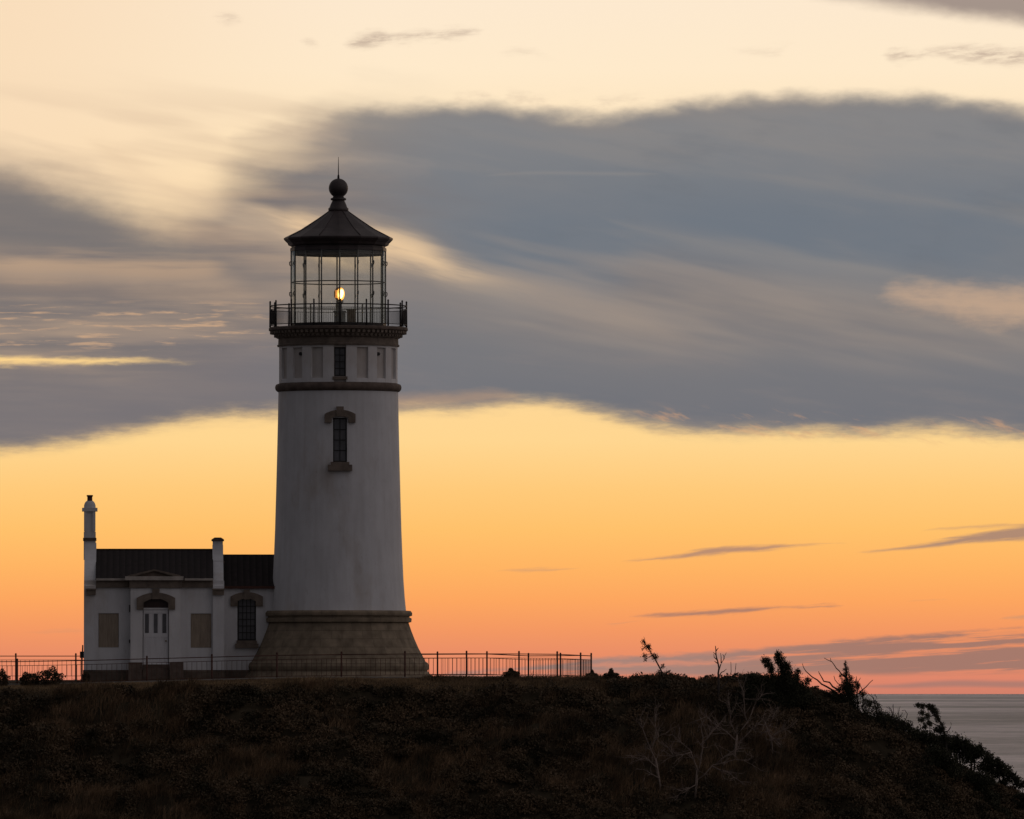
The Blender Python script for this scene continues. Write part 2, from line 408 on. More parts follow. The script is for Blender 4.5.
def ashlar(name, round_=True, col=(0.275, 0.225, 0.165)):
    """coursed sandstone; round_ wraps the courses about the tower's axis"""
    m, nt, b = mat(name)
    L = nt.links.new
    tc = nt.nodes.new('ShaderNodeTexCoord')
    sp = nt.nodes.new('ShaderNodeSeparateXYZ'); L(tc.outputs['Object'], sp.inputs[0])
    cb = nt.nodes.new('ShaderNodeCombineXYZ')
    if round_:
        at = nt.nodes.new('ShaderNodeMath'); at.operation = 'ARCTAN2'; L(sp.outputs[0], at.inputs[0]); L(sp.outputs[1], at.inputs[1])
        ml = nt.nodes.new('ShaderNodeMath'); ml.operation = 'MULTIPLY'; L(at.outputs[0], ml.inputs[0]); ml.inputs[1].default_value = 3.4
        L(ml.outputs[0], cb.inputs[0])
    else:
        ad = nt.nodes.new('ShaderNodeMath'); ad.operation = 'ADD'; L(sp.outputs[0], ad.inputs[0]); L(sp.outputs[1], ad.inputs[1])
        L(ad.outputs[0], cb.inputs[0])
    L(sp.outputs[2], cb.inputs[1])
    bk = nt.nodes.new('ShaderNodeTexBrick')
    bk.inputs['Scale'].default_value = 1.0
    bk.inputs['Brick Width'].default_value = 0.95; bk.inputs['Row Height'].default_value = 0.345
    bk.inputs['Mortar Size'].default_value = 0.010; bk.inputs['Mortar Smooth'].default_value = 0.3
    bk.inputs['Color1'].default_value = tuple(c * 0.84 for c in col) + (1,)
    bk.inputs['Color2'].default_value = tuple(c * 1.06 for c in col) + (1,)
    bk.inputs['Mortar'].default_value = tuple(c * 0.62 for c in col) + (1,)
    L(cb.outputs[0], bk.inputs['Vector'])
    n = nt.nodes.new('ShaderNodeTexNoise'); n.inputs['Scale'].default_value = 2.5; n.inputs['Detail'].default_value = 7
    L(tc.outputs['Object'], n.inputs['Vector'])
    r = nt.nodes.new('ShaderNodeValToRGB'); r.color_ramp.elements[0].position = 0.3; r.color_ramp.elements[1].position = 0.7
    r.color_ramp.elements[0].color = (0.6, 0.58, 0.56, 1); r.color_ramp.elements[1].color = (1.1, 1.08, 1.05, 1)
    L(n.outputs['Fac'], r.inputs[0])
    x = nt.nodes.new('ShaderNodeMix'); x.data_type = 'RGBA'; x.blend_type = 'MULTIPLY'; x.inputs[0].default_value = 1
    L(bk.outputs['Color'], x.inputs[6]); L(r.outputs[0], x.inputs[7])
    L(x.outputs[2], b.inputs['Base Color'])
    b.inputs['Roughness'].default_value = 0.9; b.inputs['Specular IOR Level'].default_value = 0.2
    bp = nt.nodes.new('ShaderNodeBump'); bp.inputs['Strength'].default_value = 0.5; bp.inputs['Distance'].default_value = 0.02
    L(bk.outputs['Fac'], bp.inputs['Height']); bp.invert = True
    L(bp.outputs[0], b.inputs['Normal'])
    return m

def seam_roof(name, col, pitch=0.42):
    """roofing felt laid in strips: faint vertical seams along x"""
    m, nt, b = mat(name)
    L = nt.links.new
    tc = nt.nodes.new('ShaderNodeTexCoord')
    w = nt.nodes.new('ShaderNodeTexWave'); w.wave_type = 'BANDS'; w.bands_direction = 'X'; w.wave_profile = 'SAW'
    w.inputs['Scale'].default_value = 1 / pitch / 6.2832 * 2 * PI / 2; w.inputs['Distortion'].default_value = 0.3
    L(tc.outputs['Object'], w.inputs['Vector'])
    n = nt.nodes.new('ShaderNodeTexNoise'); n.inputs['Scale'].default_value = 4; n.inputs['Detail'].default_value = 6
    L(tc.outputs['Object'], n.inputs['Vector'])
    ad = nt.nodes.new('ShaderNodeMath'); ad.operation = 'MULTIPLY'; L(w.outputs['Fac'], ad.inputs[0]); L(n.outputs['Fac'], ad.inputs[1])
    r = nt.nodes.new('ShaderNodeValToRGB'); r.color_ramp.elements[0].position = 0.05; r.color_ramp.elements[1].position = 0.6
    r.color_ramp.elements[0].color = tuple(c * 0.6 for c in col) + (1,); r.color_ramp.elements[1].color = tuple(c * 1.4 for c in col) + (1,)
    L(ad.outputs[0], r.inputs[0]); L(r.outputs[0], b.inputs['Base Color'])
    b.inputs['Roughness'].default_value = 0.85; b.inputs['Specular IOR Level'].default_value = 0.15
    return m

def pane_mat():
    m = bpy.data.materials.new('lantern_glass'); m.use_nodes = True
    nt = m.node_tree; nt.nodes.clear(); L = nt.links.new
    o = nt.nodes.new('ShaderNodeOutputMaterial')
    tr = nt.nodes.new('ShaderNodeBsdfTransparent'); tr.inputs[0].default_value = (0.978, 0.984, 0.974, 1)
    df = nt.nodes.new('ShaderNodeBsdfTranslucent'); df.inputs[0].default_value = (0.80, 0.86, 0.80, 1)
    gl = nt.nodes.new('ShaderNodeBsdfGlossy'); gl.inputs['Roughness'].default_value = 0.02; gl.inputs[0].default_value = (0.9, 0.95, 0.93, 1)
    lw = nt.nodes.new('ShaderNodeLayerWeight'); lw.inputs[0].default_value = 0.5
    pw = nt.nodes.new('ShaderNodeMath'); pw.operation = 'POWER'; L(lw.outputs['Facing'], pw.inputs[0]); pw.inputs[1].default_value = 5.0
    fr = nt.nodes.new('ShaderNodeMath'); fr.operation = 'MULTIPLY_ADD'; L(pw.outputs[0], fr.inputs[0]); fr.inputs[1].default_value = 0.35; fr.inputs[2].default_value = 0.02
    n = nt.nodes.new('ShaderNodeTexNoise'); n.inputs['Scale'].default_value = 3.0; n.inputs['Detail'].default_value = 6
    tc = nt.nodes.new('ShaderNodeTexCoord'); L(tc.outputs['Object'], n.inputs['Vector'])
    mr = nt.nodes.new('ShaderNodeMapRange'); mr.inputs['From Min'].default_value = 0.3; mr.inputs['From Max'].default_value = 0.75
    mr.inputs['To Min'].default_value = 0.03; mr.inputs['To Max'].default_value = 0.09
    L(n.outputs['Fac'], mr.inputs[0])
    p2 = nt.nodes.new('ShaderNodeMath'); p2.operation = 'MULTIPLY_ADD'; L(pw.outputs[0], p2.inputs[0]); p2.inputs[1].default_value = 0.35; L(mr.outputs[0], p2.inputs[2])
    m1 = nt.nodes.new('ShaderNodeMixShader'); L(p2.outputs[0], m1.inputs[0]); L(tr.outputs[0], m1.inputs[1]); L(df.outputs[0], m1.inputs[2])
    m2 = nt.nodes.new('ShaderNodeMixShader'); L(fr.outputs[0], m2.inputs[0]); L(m1.outputs[0], m2.inputs[1]); L(gl.outputs[0], m2.inputs[2])
    L(m2.outputs[0], o.inputs[0])
    return m

def glow(name, col, strength):
    m, nt, b = mat(name)
    b.inputs['Base Color'].default_value = (0.3, 0.2, 0.1, 1)
    b.inputs['Emission Color'].default_value = col + (1,)
    b.inputs['Emission Strength'].default_value = strength
    return m

def leafy(name, c0, c1, rough=0.65):
    """foliage: every leaf its own shade between two greens, broad patches of drier growth"""
    m, nt, b = mat(name)
    L = nt.links.new
    g = nt.nodes.new('ShaderNodeNewGeometry')
    n = nt.nodes.new('ShaderNodeTexNoise'); n.inputs['Scale'].default_value = 0.8; n.inputs['Detail'].default_value = 5
    tc = nt.nodes.new('ShaderNodeTexCoord'); L(tc.outputs['Object'], n.inputs['Vector'])
    ad = nt.nodes.new('ShaderNodeMath'); ad.operation = 'MULTIPLY_ADD'; ad.inputs[1].default_value = 0.20
    L(g.outputs['Random Per Island'], ad.inputs[0])
    mr = nt.nodes.new('ShaderNodeMapRange'); mr.inputs['From Min'].default_value = 0.38; mr.inputs['From Max'].default_value = 0.64
    mr.inputs['To Min'].default_value = 0.0; mr.inputs['To Max'].default_value = 0.75
    L(n.outputs['Fac'], mr.inputs[0]); L(mr.outputs[0], ad.inputs[2])
    r = nt.nodes.new('ShaderNodeValToRGB'); r.color_ramp.elements[0].color = c0 + (1,); r.color_ramp.elements[1].color = c1 + (1,)
    L(ad.outputs[0], r.inputs[0]); L(r.outputs[0], b.inputs['Base Color'])
    b.inputs['Roughness'].default_value = rough; b.inputs['Specular IOR Level'].default_value = 0.12
    return m

M = {}
M['white'] = white_plaster('white_limewash')
M['white_shaded'] = white_plaster('shaded_stained_limewash', (0.55, 0.515, 0.49))  # recess shade, with some staining, put into the drum's darker colour
M['white_trim'] = white_plaster('white_paint', (0.74, 0.74, 0.75))
M['stone_round'] = ashlar('sandstone_courses_round')
M['stone_flat'] = ashlar('sandstone_courses_flat', False, (0.16, 0.13, 0.105))
M['stone'] = simple('brown_sandstone', (0.185, 0.150, 0.122), 0.9, var=0.35, scale=3, bump=0.3)
M['stone_dark'] = simple('weathered_dark_stone', (0.13, 0.098, 0.080), 0.9, var=0.4, scale=3, bump=0.3)
M['lantern_roof'] = simple('dark_brown_roof_paint', (0.055, 0.043, 0.042), 0.5, var=0.35, scale=2.0, spec=0.35)
M['iron'] = simple('dark_iron_paint', (0.035, 0.030, 0.030), 0.55, var=0.3, scale=5, spec=0.3)
M['bronze'] = simple('light_bleed_lantern_bars', (0.15, 0.155, 0.14), 0.6, var=0.35, scale=6)  # paint lightened grey-green: sky light bleeding round the bars put into the colour
M['rust_iron'] = simple('rusty_iron', (0.095, 0.043, 0.033), 0.8, var=0.4, scale=12, spec=0.2)
M['house_roof'] = seam_roof('dark_roofing', (0.026, 0.020, 0.020))
M['board'] = simple('plywood_board', (0.30, 0.245, 0.19), 0.85, var=0.3, scale=2.5, stretch=(6, 6, 0.6))
M['dark_glass'] = simple('dark_window_glass', (0.10, 0.10, 0.108), 0.18, var=0.4, scale=1.5, spec=0.5)
M['transom'] = simple('dark_red_transom', (0.045, 0.026, 0.022), 0.4, var=0.3, scale=4)
M['sash'] = simple('dark_sash_paint', (0.016, 0.014, 0.014), 0.6, var=0.2, scale=8)
M['door'] = simple('white_door_paint', (0.66, 0.66, 0.68), 0.55, var=0.12, scale=3, stretch=(3, 3, 0.5))
M['brass'] = simple('tarnished_brass', (0.16, 0.11, 0.05), 0.45, 0.8, scale=20)
M['cream'] = simple('weathered_cream_trim', (0.44, 0.40, 0.36), 0.8, var=0.3, scale=3)
M['concrete'] = simple('path_concrete', (0.30, 0.275, 0.25), 0.9, var=0.25, scale=1.2)
M['glass'] = pane_mat()
M['lens_core'] = glow('lit_lens_core', (1.0, 0.72, 0.26), 6.0)
M['lens_rim'] = glow('lit_lens_rim', (1.0, 0.42, 0.07), 2.0)
M['lens_side'] = glow('lit_amber_side', (1.0, 0.34, 0.06), 0.55)
M['amber'] = simple('amber_lens_glass', (0.10, 0.045, 0.015), 0.25, var=0.4, scale=14)
M['machine'] = simple('grey_machine_paint', (0.16, 0.17, 0.19), 0.6, var=0.25, scale=5)
M['box_brown'] = simple('brown_cabinet_paint', (0.13, 0.075, 0.045), 0.7, var=0.3, scale=4)
M['soil'] = simple('hill_soil', (0.050, 0.040, 0.026), 0.95, var=0.5, scale=0.9, bump=0.6, bscale=9, spec=0.05)
M['grass'] = leafy('hill_grass', (0.055, 0.040, 0.024), (0.28, 0.182, 0.105), 0.8)
M['lawn'] = leafy('dry_lawn', (0.16, 0.112, 0.066), (0.42, 0.29, 0.165), 0.8)
M['salal'] = leafy('scrub_leaves', (0.032, 0.029, 0.018), (0.160, 0.108, 0.064))
M['pine'] = leafy('pine_needles', (0.028, 0.030, 0.018), (0.065, 0.062, 0.036))
M['bark'] = simple('dark_bark', (0.045, 0.036, 0.030), 0.9, var=0.4, scale=6)
M['deadwood'] = simple('silvered_deadwood', (0.255, 0.195, 0.162), 0.9, var=0.45, scale=4)
M['deadwood_dark'] = simple('weathered_twigs', (0.075, 0.060, 0.052), 0.9, var=0.45, scale=4)

# ------------------------------------------------------------------ mesh helpers
ORIGIN = {}

class MB:
    """collects simple solids in world coordinates and links them as ONE mesh object"""
    def __init__(self): self.v, self.f, self.sm = [], [], []
    def face(self, idx, smooth=False): self.f.append(idx); self.sm.append(smooth)
    def box(self, x0, x1, y0, y1, z0, z1):
        n = len(self.v)
        self.v += [(x, y, z) for z in (z0, z1) for y in (y0, y1) for x in (x0, x1)]
        for q in ((0, 2, 3, 1), (4, 5, 7, 6), (0, 1, 5, 4), (2, 6, 7, 3), (0, 4, 6, 2), (1, 3, 7, 5)):
            self.face(tuple(n + i for i in q))
        return self
    def prism(self, poly, a, b, axis='y'):
        """extrude a polygon of (u, z) from a to b along y, or of (y, z) along x, or of (x, y) along z"""
        n, k = len(self.v), len(poly)
        for t in (a, b):
            for u, w in poly:
                self.v.append((u, t, w) if axis == 'y' else (t, u, w) if axis == 'x' else (u, w, t))
        self.face(tuple(n + i for i in range(k))[::-1]); self.face(tuple(n + k + i for i in range(k)))
        for i in range(k):
            j = (i + 1) % k
            self.face((n + i, n + j, n + k + j, n + k + i))
        return self
    def tube(self, pts, r0, r1=None, sides=6):
        r1 = r0 if r1 is None else r1
        P = np.array(pts, float); n0 = len(self.v); k = len(P)
        for i in range(k):
            d = P[min(i + 1, k - 1)] - P[max(i - 1, 0)]
            d /= (np.linalg.norm(d) + 1e-9)
            up = np.array((0, 0, 1.0)) if abs(d[2]) < 0.9 else np.array((1.0, 0, 0))
            a = np.cross(d, up); a /= np.linalg.norm(a); b = np.cross(d, a)
            r = r0 + (r1 - r0) * i / max(1, k - 1)
            for s in range(sides):
                t = 2 * PI * s / sides
                self.v.append(tuple(P[i] + r * (math.cos(t) * a + math.sin(t) * b)))
        for i in range(k - 1):
            for s in range(sides):
                q = (s + 1) % sides
                self.face((n0 + i * sides + s, n0 + i * sides + q, n0 + (i + 1) * sides + q, n0 + (i + 1) * sides + s), sides > 4)
        self.face(tuple(n0 + s for s in range(sides))[::-1]); self.face(tuple(n0 + (k - 1) * sides + s for s in range(sides)))
        return self
    def lathe(self, prof, cx, cy, n=96, smooth=True, hole=None, depth=0.2, phase=0.0):
        """profile [(r, z)] turned about a vertical axis; hole = (phi0, phi1, z0, z1) cut through, with reveals going inwards"""
        ph = [phase + 2 * PI * i / n - PI for i in range(n)]
        if hole:
            ph = sorted([p for p in ph if min(abs(p - hole[0]), abs(p - hole[1])) > 0.012] + [hole[0], hole[1]])
            zs = [p[1] for p in prof]; rs = [p[0] for p in prof]
            fr = lambda z: float(np.interp(z, zs, rs))
            prof = sorted([p for p in prof if min(abs(p[1] - hole[2]), abs(p[1] - hole[3])) > 0.02] + [(fr(hole[2]), hole[2]), (fr(hole[3]), hole[3])], key=lambda p: p[1])
        N = len(ph); n0 = len(self.v)
        P = lambda r, p, z: (cx + r * math.sin(p), cy - r * math.cos(p), z)
        for r, z in prof:
            for p in ph: self.v.append(P(r, p, z))
        for i in range(len(prof) - 1):
            for j in range(N):
                q = (j + 1) % N
                if hole and hole[0] - 1e-6 <= ph[j] < hole[1] - 1e-6 and hole[2] - 1e-6 <= prof[i][1] < hole[3] - 1e-6:
                    continue
                self.face((n0 + i * N + j, n0 + i * N + q, n0 + (i + 1) * N + q, n0 + (i + 1) * N + j), smooth)
        if hole:
            a, b, z0, z1 = hole; r0, r1 = fr(z0), fr(z1)
            for quad in ([(r0, a, z0), (r1, a, z1), (r1 - depth, a, z1), (r0 - depth, a, z0)], [(r0, b, z0), (r0 - depth, b, z0), (r1 - depth, b, z1), (r1, b, z1)],
                         [(r0, a, z0), (r0 - depth, a, z0), (r0 - depth, b, z0), (r0, b, z0)], [(r1, a, z1), (r1, b, z1), (r1 - depth, b, z1), (r1 - depth, a, z1)]):
                k = len(self.v); self.v += [P(*q) for q in quad]; self.face((k, k + 1, k + 2, k + 3))
        return self
    def arc_box(self, cx, cy, p0, p1, r0, r1, z0, z1, n=6, smooth=False):
        k = len(self.v)
        P = lambda r, p, z: (cx + r * math.sin(p), cy - r * math.cos(p), z)
        for i in range(n + 1):
            p = p0 + (p1 - p0) * i / n
            self.v += [P(r0, p, z0), P(r1, p, z0), P(r1, p, z1), P(r0, p, z1)]
        for i in range(n):
            a, b = k + 4 * i, k + 4 * i + 4
            for s in range(4):
                t = (s + 1) % 4
                self.face((a + s, a + t, b + t, b + s))
        self.face((k, k + 1, k + 2, k + 3)); e = k + 4 * n; self.face((e + 3, e + 2, e + 1, e))
        return self
    def wall(self, x0, x1, z0, z1, y, openings, depth=0.18):
        """a wall face looking to -y with rectangular openings [(x0, x1, z0, z1)] and their reveals"""
        xs = sorted({x0, x1, *[o[0] for o in openings], *[o[1] for o in openings]})
        zs = sorted({z0, z1, *[o[2] for o in openings], *[o[3] for o in openings]})
        for i in range(len(xs) - 1):
            for j in range(len(zs) - 1):
                mx, mz = (xs[i] + xs[i + 1]) / 2, (zs[j] + zs[j + 1]) / 2
                if any(o[0] < mx < o[1] and o[2] < mz < o[3] for o in openings): continue
                k = len(self.v)
                self.v += [(xs[i], y, zs[j]), (xs[i + 1], y, zs[j]), (xs[i + 1], y, zs[j + 1]), (xs[i], y, zs[j + 1])]
                self.face((k, k + 1, k + 2, k + 3))
        for a, b, c, d in openings:
            for q in ([(a, c), (a, d)], [(b, d), (b, c)], [(a, d), (b, d)], [(b, c), (a, c)]):
                k = len(self.v)
                (u0, w0), (u1, w1) = q
                self.v += [(u0, y, w0), (u1, y, w1), (u1, y + depth, w1), (u0, y + depth, w0)]
                self.face((k, k + 1, k + 2, k + 3))
        return self
    def build(self, name, material, parent=None, at=None):
        o0 = at if at is not None else ORIGIN.get(parent.name, (0, 0, 0)) if parent else (0, 0, 0)
        me = bpy.data.meshes.new(name)
        me.from_pydata([(x - o0[0], y - o0[1], z - o0[2]) for x, y, z in self.v], [], self.f)
        me.polygons.foreach_set('use_smooth', self.sm)
        me.materials.append(material)
        me.update()
        o = bpy.data.objects.new(name, me)
        COL.objects.link(o)
        if parent:
            o.parent = parent; ORIGIN[o.name] = o0
        else:
            o.location = o0; ORIGIN[o.name] = o0
        return o

def np_mesh(name, verts, quads=None, tris=None, material=None, parent=None, at=(0, 0, 0)):
    me = bpy.data.meshes.new(name)
    verts = np.asarray(verts, np.float32) - np.array(at, np.float32)
    nq = 0 if quads is None else len(quads); ntr = 0 if tris is None else len(tris)
    me.vertices.add(len(verts)); me.vertices.foreach_set('co', verts.ravel())
    loops = np.concatenate([a.ravel() for a in (quads, tris) if a is not None and len(a)]).astype(np.int32)
    me.loops.add(len(loops)); me.loops.foreach_set('vertex_index', loops)
    tot = np.concatenate([np.full(nq, 4), np.full(ntr, 3)]).astype(np.int32)
    st = np.concatenate([[0], np.cumsum(tot)[:-1]]).astype(np.int32)
    me.polygons.add(nq + ntr)
    me.polygons.foreach_set('loop_start', st); me.polygons.foreach_set('loop_total', tot)
    me.update(calc_edges=True); me.validate()
    me.materials.append(material)
    o = bpy.data.objects.new(name, me); COL.objects.link(o)
    if parent: o.parent = parent
    else: o.location = at
    ORIGIN[o.name] = at
    return o

def empty(name, loc):
    o = bpy.data.objects.new(name, None); COL.objects.link(o)
    o.location = loc; o.empty_display_size = 0.3
    ORIGIN[o.name] = tuple(loc)
    return o

def tag(o, label=None, cat=None, group=None, kind=None):
    if label: o['label'] = label
    if cat: o['category'] = cat
    if group: o['group'] = group
    if kind: o['kind'] = kind
    return o

def copy_part(o, parent, rz=None, loc=None):
    c = o.copy(); COL.objects.link(c); c.parent = parent
    if rz is not None: c.rotation_euler = (0, 0, rz)
    if loc is not None: c.location = loc
    return c

# ------------------------------------------------------------------ terrain
def vnoise(x, y, seed=0):
    xi, yi = np.floor(x).astype(np.int64), np.floor(y).astype(np.int64)
    fx, fy = x - xi, y - yi
    fx = fx * fx * (3 - 2 * fx); fy = fy * fy * (3 - 2 * fy)
    def h(a, b):
        n = (a * 374761393 + b * 668265263 + seed * 1442695041) & 0x7fffffff
        n = ((n ^ (n >> 13)) * 1274126177) & 0x7fffffff
        return ((n ^ (n >> 16)) & 0xffff) / 65535.0
    return (h(xi, yi) * (1 - fx) + h(xi + 1, yi) * fx) * (1 - fy) + (h(xi, yi + 1) * (1 - fx) + h(xi + 1, yi + 1) * fx) * fy

def fbm(x, y, seed=0, o=4):
    s, a, t = 0, 1.0, 0
    for i in range(o):
        s = s + a * vnoise(x * 2 ** i, y * 2 ** i, seed + i * 17); t += a; a *= 0.5
    return s / t - 0.5

def softplus(x, k): return np.log1p(np.exp(np.clip(x / k, -40, 40))) * k

EDGE_Y = -12.0
def yard(x): return np.interp(x, [-40, -20, -18, -9, -3, 3, 8], [-0.30, -0.26, -0.22, 0.02, 0.02, 0.0, 0.0])

def ground(x, y, rough=True):
    x = np.asarray(x, float); y = np.asarray(y, float)
    z = yard(x) * np.clip((2 - y) / 8, 0, 1)
    f = np.minimum(softplus(EDGE_Y - y, 0.55), 200)
    drop = np.where(f < 14, 0.62 * f, 8.68 + (f - 14) * 0.12)
    drop = np.minimum(drop, 15.0)
    near = np.clip((-y - 200) / 195, 0, 1)
    drop = drop * (1 - near) + 2.3 * near
    z = z - drop
    z = z - 0.54 * softplus(x - 12.5, 0.5)
    z = z - 0.27 * np.clip((x - 3.2) / 1.5, 0, 1) - 0.012 * np.clip(x - 4.5, 0, 8.5) - 0.2 * np.clip((x - 10.5) / 1.5, 0, 1)
    z = z - 0.9 * softplus(y - 17.0, 1.5)
    if rough:
        wild = np.clip((EDGE_Y + 0.4 - y) / 1.6, 0, 1)
        wild = np.maximum(wild, 0.6 * np.clip((x - 4.0) / 2.0, 0, 1) * np.clip((y + 400) / 60, 0, 1))
        z = z + wild * (1.5 * fbm(x / 2.4, y / 2.0, 3, 3) + 0.75 * fbm(x / 0.9, y / 0.8, 9))
    return np.maximum(z, -64.0)

def axis(*segs):
    out = []
    for a, b, s in segs: out += list(np.arange(a, b, s))
    return np.array(out + [segs[-1][1]])

gx = axis((-620, -120, 25), (-120, -40, 5), (-40, -27, 1.0), (-27, 27, 0.22), (27, 60, 1.0), (60, 140, 5))
gy = axis((-520, -120, 8), (-120, -40, 3), (-40, -27, 0.8), (-27, -8, 0.22), (-8, 22, 0.6), (22, 110, 4))
GX, GY = np.meshgrid(gx, gy)
GZ = ground(GX, GY)
nx, ny = len(gx), len(gy)
idx = (np.arange(ny - 1)[:, None] * nx + np.arange(nx - 1)[None, :]).ravel()
hill = np_mesh('hill', np.stack([GX, GY, GZ], -1).reshape(-1, 3), quads=np.stack([idx, idx + 1, idx + nx + 1, idx + nx], 1), material=M['soil'])
hill.data.polygons.foreach_set('use_smooth', [True] * len(hill.data.polygons))
tag(hill, 'dark scrubby headland falling away to the sea on the right', kind='structure')

# sea
m, nt, b = mat('sea_water')
L = nt.links.new
tc = nt.nodes.new('ShaderNodeTexCoord')
def snz(st, scale, det=6, rough=0.6):
    mp = nt.nodes.new('ShaderNodeMapping'); mp.inputs['Scale'].default_value = st
    L(tc.outputs['Object'], mp.inputs[0])
    n = nt.nodes.new('ShaderNodeTexNoise'); n.inputs['Scale'].default_value = scale; n.inputs['Detail'].default_value = det; n.inputs['Roughness'].default_value = rough
    L(mp.outputs[0], n.inputs['Vector']); return n.outputs['Fac']
b.inputs['Roughness'].default_value = 0.42
b.inputs['IOR'].default_value = 1.33
swell = snz((1 / 160, 1 / 900, 1), 1.0, 9, 0.7)
patch = snz((1 / 2600, 1 / 6500, 1), 1.0, 10, 0.68)
ad = nt.nodes.new('ShaderNodeMath'); ad.operation = 'MULTIPLY_ADD'; ad.inputs[1].default_value = 0.6
L(swell, ad.inputs[0]); L(patch, ad.inputs[2])
cr = nt.nodes.new('ShaderNodeValToRGB')
e = cr.color_ramp.elements
e[0].position = 0.68; e[0].color = (0.17, 0.155, 0.172, 1); e[1].position = 0.90; e[1].color = (0.72, 0.63, 0.645, 1)
L(ad.outputs[0], cr.inputs[0])
foam = snz((1 / 260, 1 / 700, 1), 1.0, 5, 0.7)
fr = nt.nodes.new('ShaderNodeMapRange'); fr.inputs['From Min'].default_value = 0.61; fr.inputs['From Max'].default_value = 0.72
L(foam, fr.inputs[0])
mx = nt.nodes.new('ShaderNodeMix'); mx.data_type = 'RGBA'; L(fr.outputs[0], mx.inputs[0]); L(cr.outputs[0], mx.inputs[6]); mx.inputs[7].default_value = (0.5, 0.47, 0.46, 1)
L(mx.outputs[2], b.inputs['Base Color'])
bp = nt.nodes.new('ShaderNodeBump'); bp.inputs['Strength'].default_value = 1.0; bp.inputs['Distance'].default_value = 18.0
L(swell, bp.inputs['Height']); L(bp.outputs[0], b.inputs['Normal'])
sea = MB()
sea.v = [(-60000, -3000, -60), (60000, -3000, -60), (60000, 118000, -60), (-60000, 118000, -60)]
sea.face((0, 1, 2, 3))
tag(sea.build('sea', m), 'grey evening sea below the headland', kind='structure')

# path round the buildings with its kerb
pth = MB()
xs = np.linspace(-40, -2.6, 60)
def strip(mb, y0, y1, dz0, dz1):
    for a, b_ in zip(xs[:-1], xs[1:]):
        k = len(mb.v)
        za, zb = float(yard(a)), float(yard(b_))
        for x, z in ((a, za), (b_, zb)):
            mb.v += [(x, y0, z + dz0), (x, y1, z + dz0), (x, y1, z + dz1), (x, y0, z + dz1)]
        for s in range(4):
            t = (s + 1) % 4
            mb.face((k + s, k + t, k + 4 + t, k + 4 + s))
strip(pth, -10.1, -9.9, -0.2, 0.10)
strip(pth, -9.897, -8.2, -0.2, 0.045)
tag(pth.build('path', M['concrete']), 'concrete path with raised kerb in front of the buildings', kind='structure')

# ------------------------------------------------------------------ lighthouse
CX, CY = W(338.2, 680)[0], 0.0
PXM = 0.0425
zr = lambda py: W(0, py)[2]
PHI0 = R(2.7)
lh = tag(empty('lighthouse', (CX, CY, 0.0)), 'tall white round lighthouse with brown stone base and glazed lantern', 'lighthouse')
CXY = (CX, CY)

ped = MB().lathe([(90 * PXM + .2, zr(684)), (95.5 * PXM, zr(678)), (89.2 * PXM, zr(671)), (90.2 * PXM, zr(669.5)), (90.8 * PXM, zr(666.5)), (89.8 * PXM, zr(663.2)), (87.3 * PXM, zr(661.5)),
                  (84.5 * PXM, zr(656)), (80.2 * PXM, zr(648)), (76.3 * PXM, zr(639)), (73.2 * PXM, zr(631)), (71.2 * PXM, zr(625)), (70.4 * PXM, zr(622.8)), (73.2 * PXM, zr(622.2)),
                  (73.6 * PXM, zr(618.6)), (71.4 * PXM, zr(617.6)), (71.4 * PXM, zr(616.6)), (74.0 * PXM, zr(615.8)), (74.0 * PXM, zr(613)), (72.6 * PXM, zr(611)), (60 * PXM, zr(610.4))], *CXY, n=128, smooth=False)
ped.build('pedestal', M['stone_round'], lh)
shaft_prof = [(67.9 * PXM, zr(611)), (66.5 * PXM, zr(597)), (65.3 * PXM, zr(580)), (64.2 * PXM, zr(556)), (63.2 * PXM, zr(530)), (62.2 * PXM, zr(495)), (61.2 * PXM, zr(455)), (60.4 * PXM, zr(420)), (59.9 * PXM, zr(390))]
wz0, wz1 = zr(463.5), zr(419.5)
dphi = 7.1 * PXM / (60.8 * PXM)
MB().lathe(shaft_prof, *CXY, n=128, hole=(PHI0 - dphi, PHI0 + dphi, wz0, wz1), depth=0.22).build('shaft', M['white'], lh)
MB().lathe([(60 * PXM, zr(392.2)), (61.4 * PXM, zr(391.6)), (62.8 * PXM, zr(390)), (63.3 * PXM, zr(388)), (63.0 * PXM, zr(386)), (62.0 * PXM, zr(384.6)), (59 * PXM, zr(383.6))], *CXY, n=128).build('string_course', M['stone_dark'], lh)
# watch room: inner drum, sixteen piers, window and vents
vz0, vz1 = zr(378), zr(349)
dph2 = 6.0 / 58
MB().lathe([(57.0 * PXM, zr(384.5)), (57.0 * PXM, zr(345))], *CXY, n=128, hole=(PHI0 - dph2, PHI0 + dph2, vz0, vz1), depth=0.2).build('watch_room', M['white_shaded'], lh)
pier = None
for k in range(16):
    pc = PHI0 + R(11.25 + 22.5 * k)
    hw = R(5.2)
    if pier is None:
        pier = MB().arc_box(*CXY, pc - hw, pc + hw, 56.8 * PXM, 59.4 * PXM, zr(383.6), zr(346.6)).build('pier', M['white_trim'], lh)
        first = pc
    else:
        copy_part(pier, lh, rz=pc - first)
for z0, z1 in ((383.62, 379.6), (348.9, 346.62)):
    br_ = None
    for k in range(1, 16):
        pc = PHI0 + R(22.5 * k)
        if br_ is None:
            br_ = MB().arc_box(*CXY, pc - R(6.02), pc + R(6.02), 57.2 * PXM, 59.3 * PXM, zr(z0), zr(z1)).build('panel_border', M['white_trim'], lh)
        else:
            copy_part(br_, lh, rz=R(22.5 * (k - 1)))
vent = None
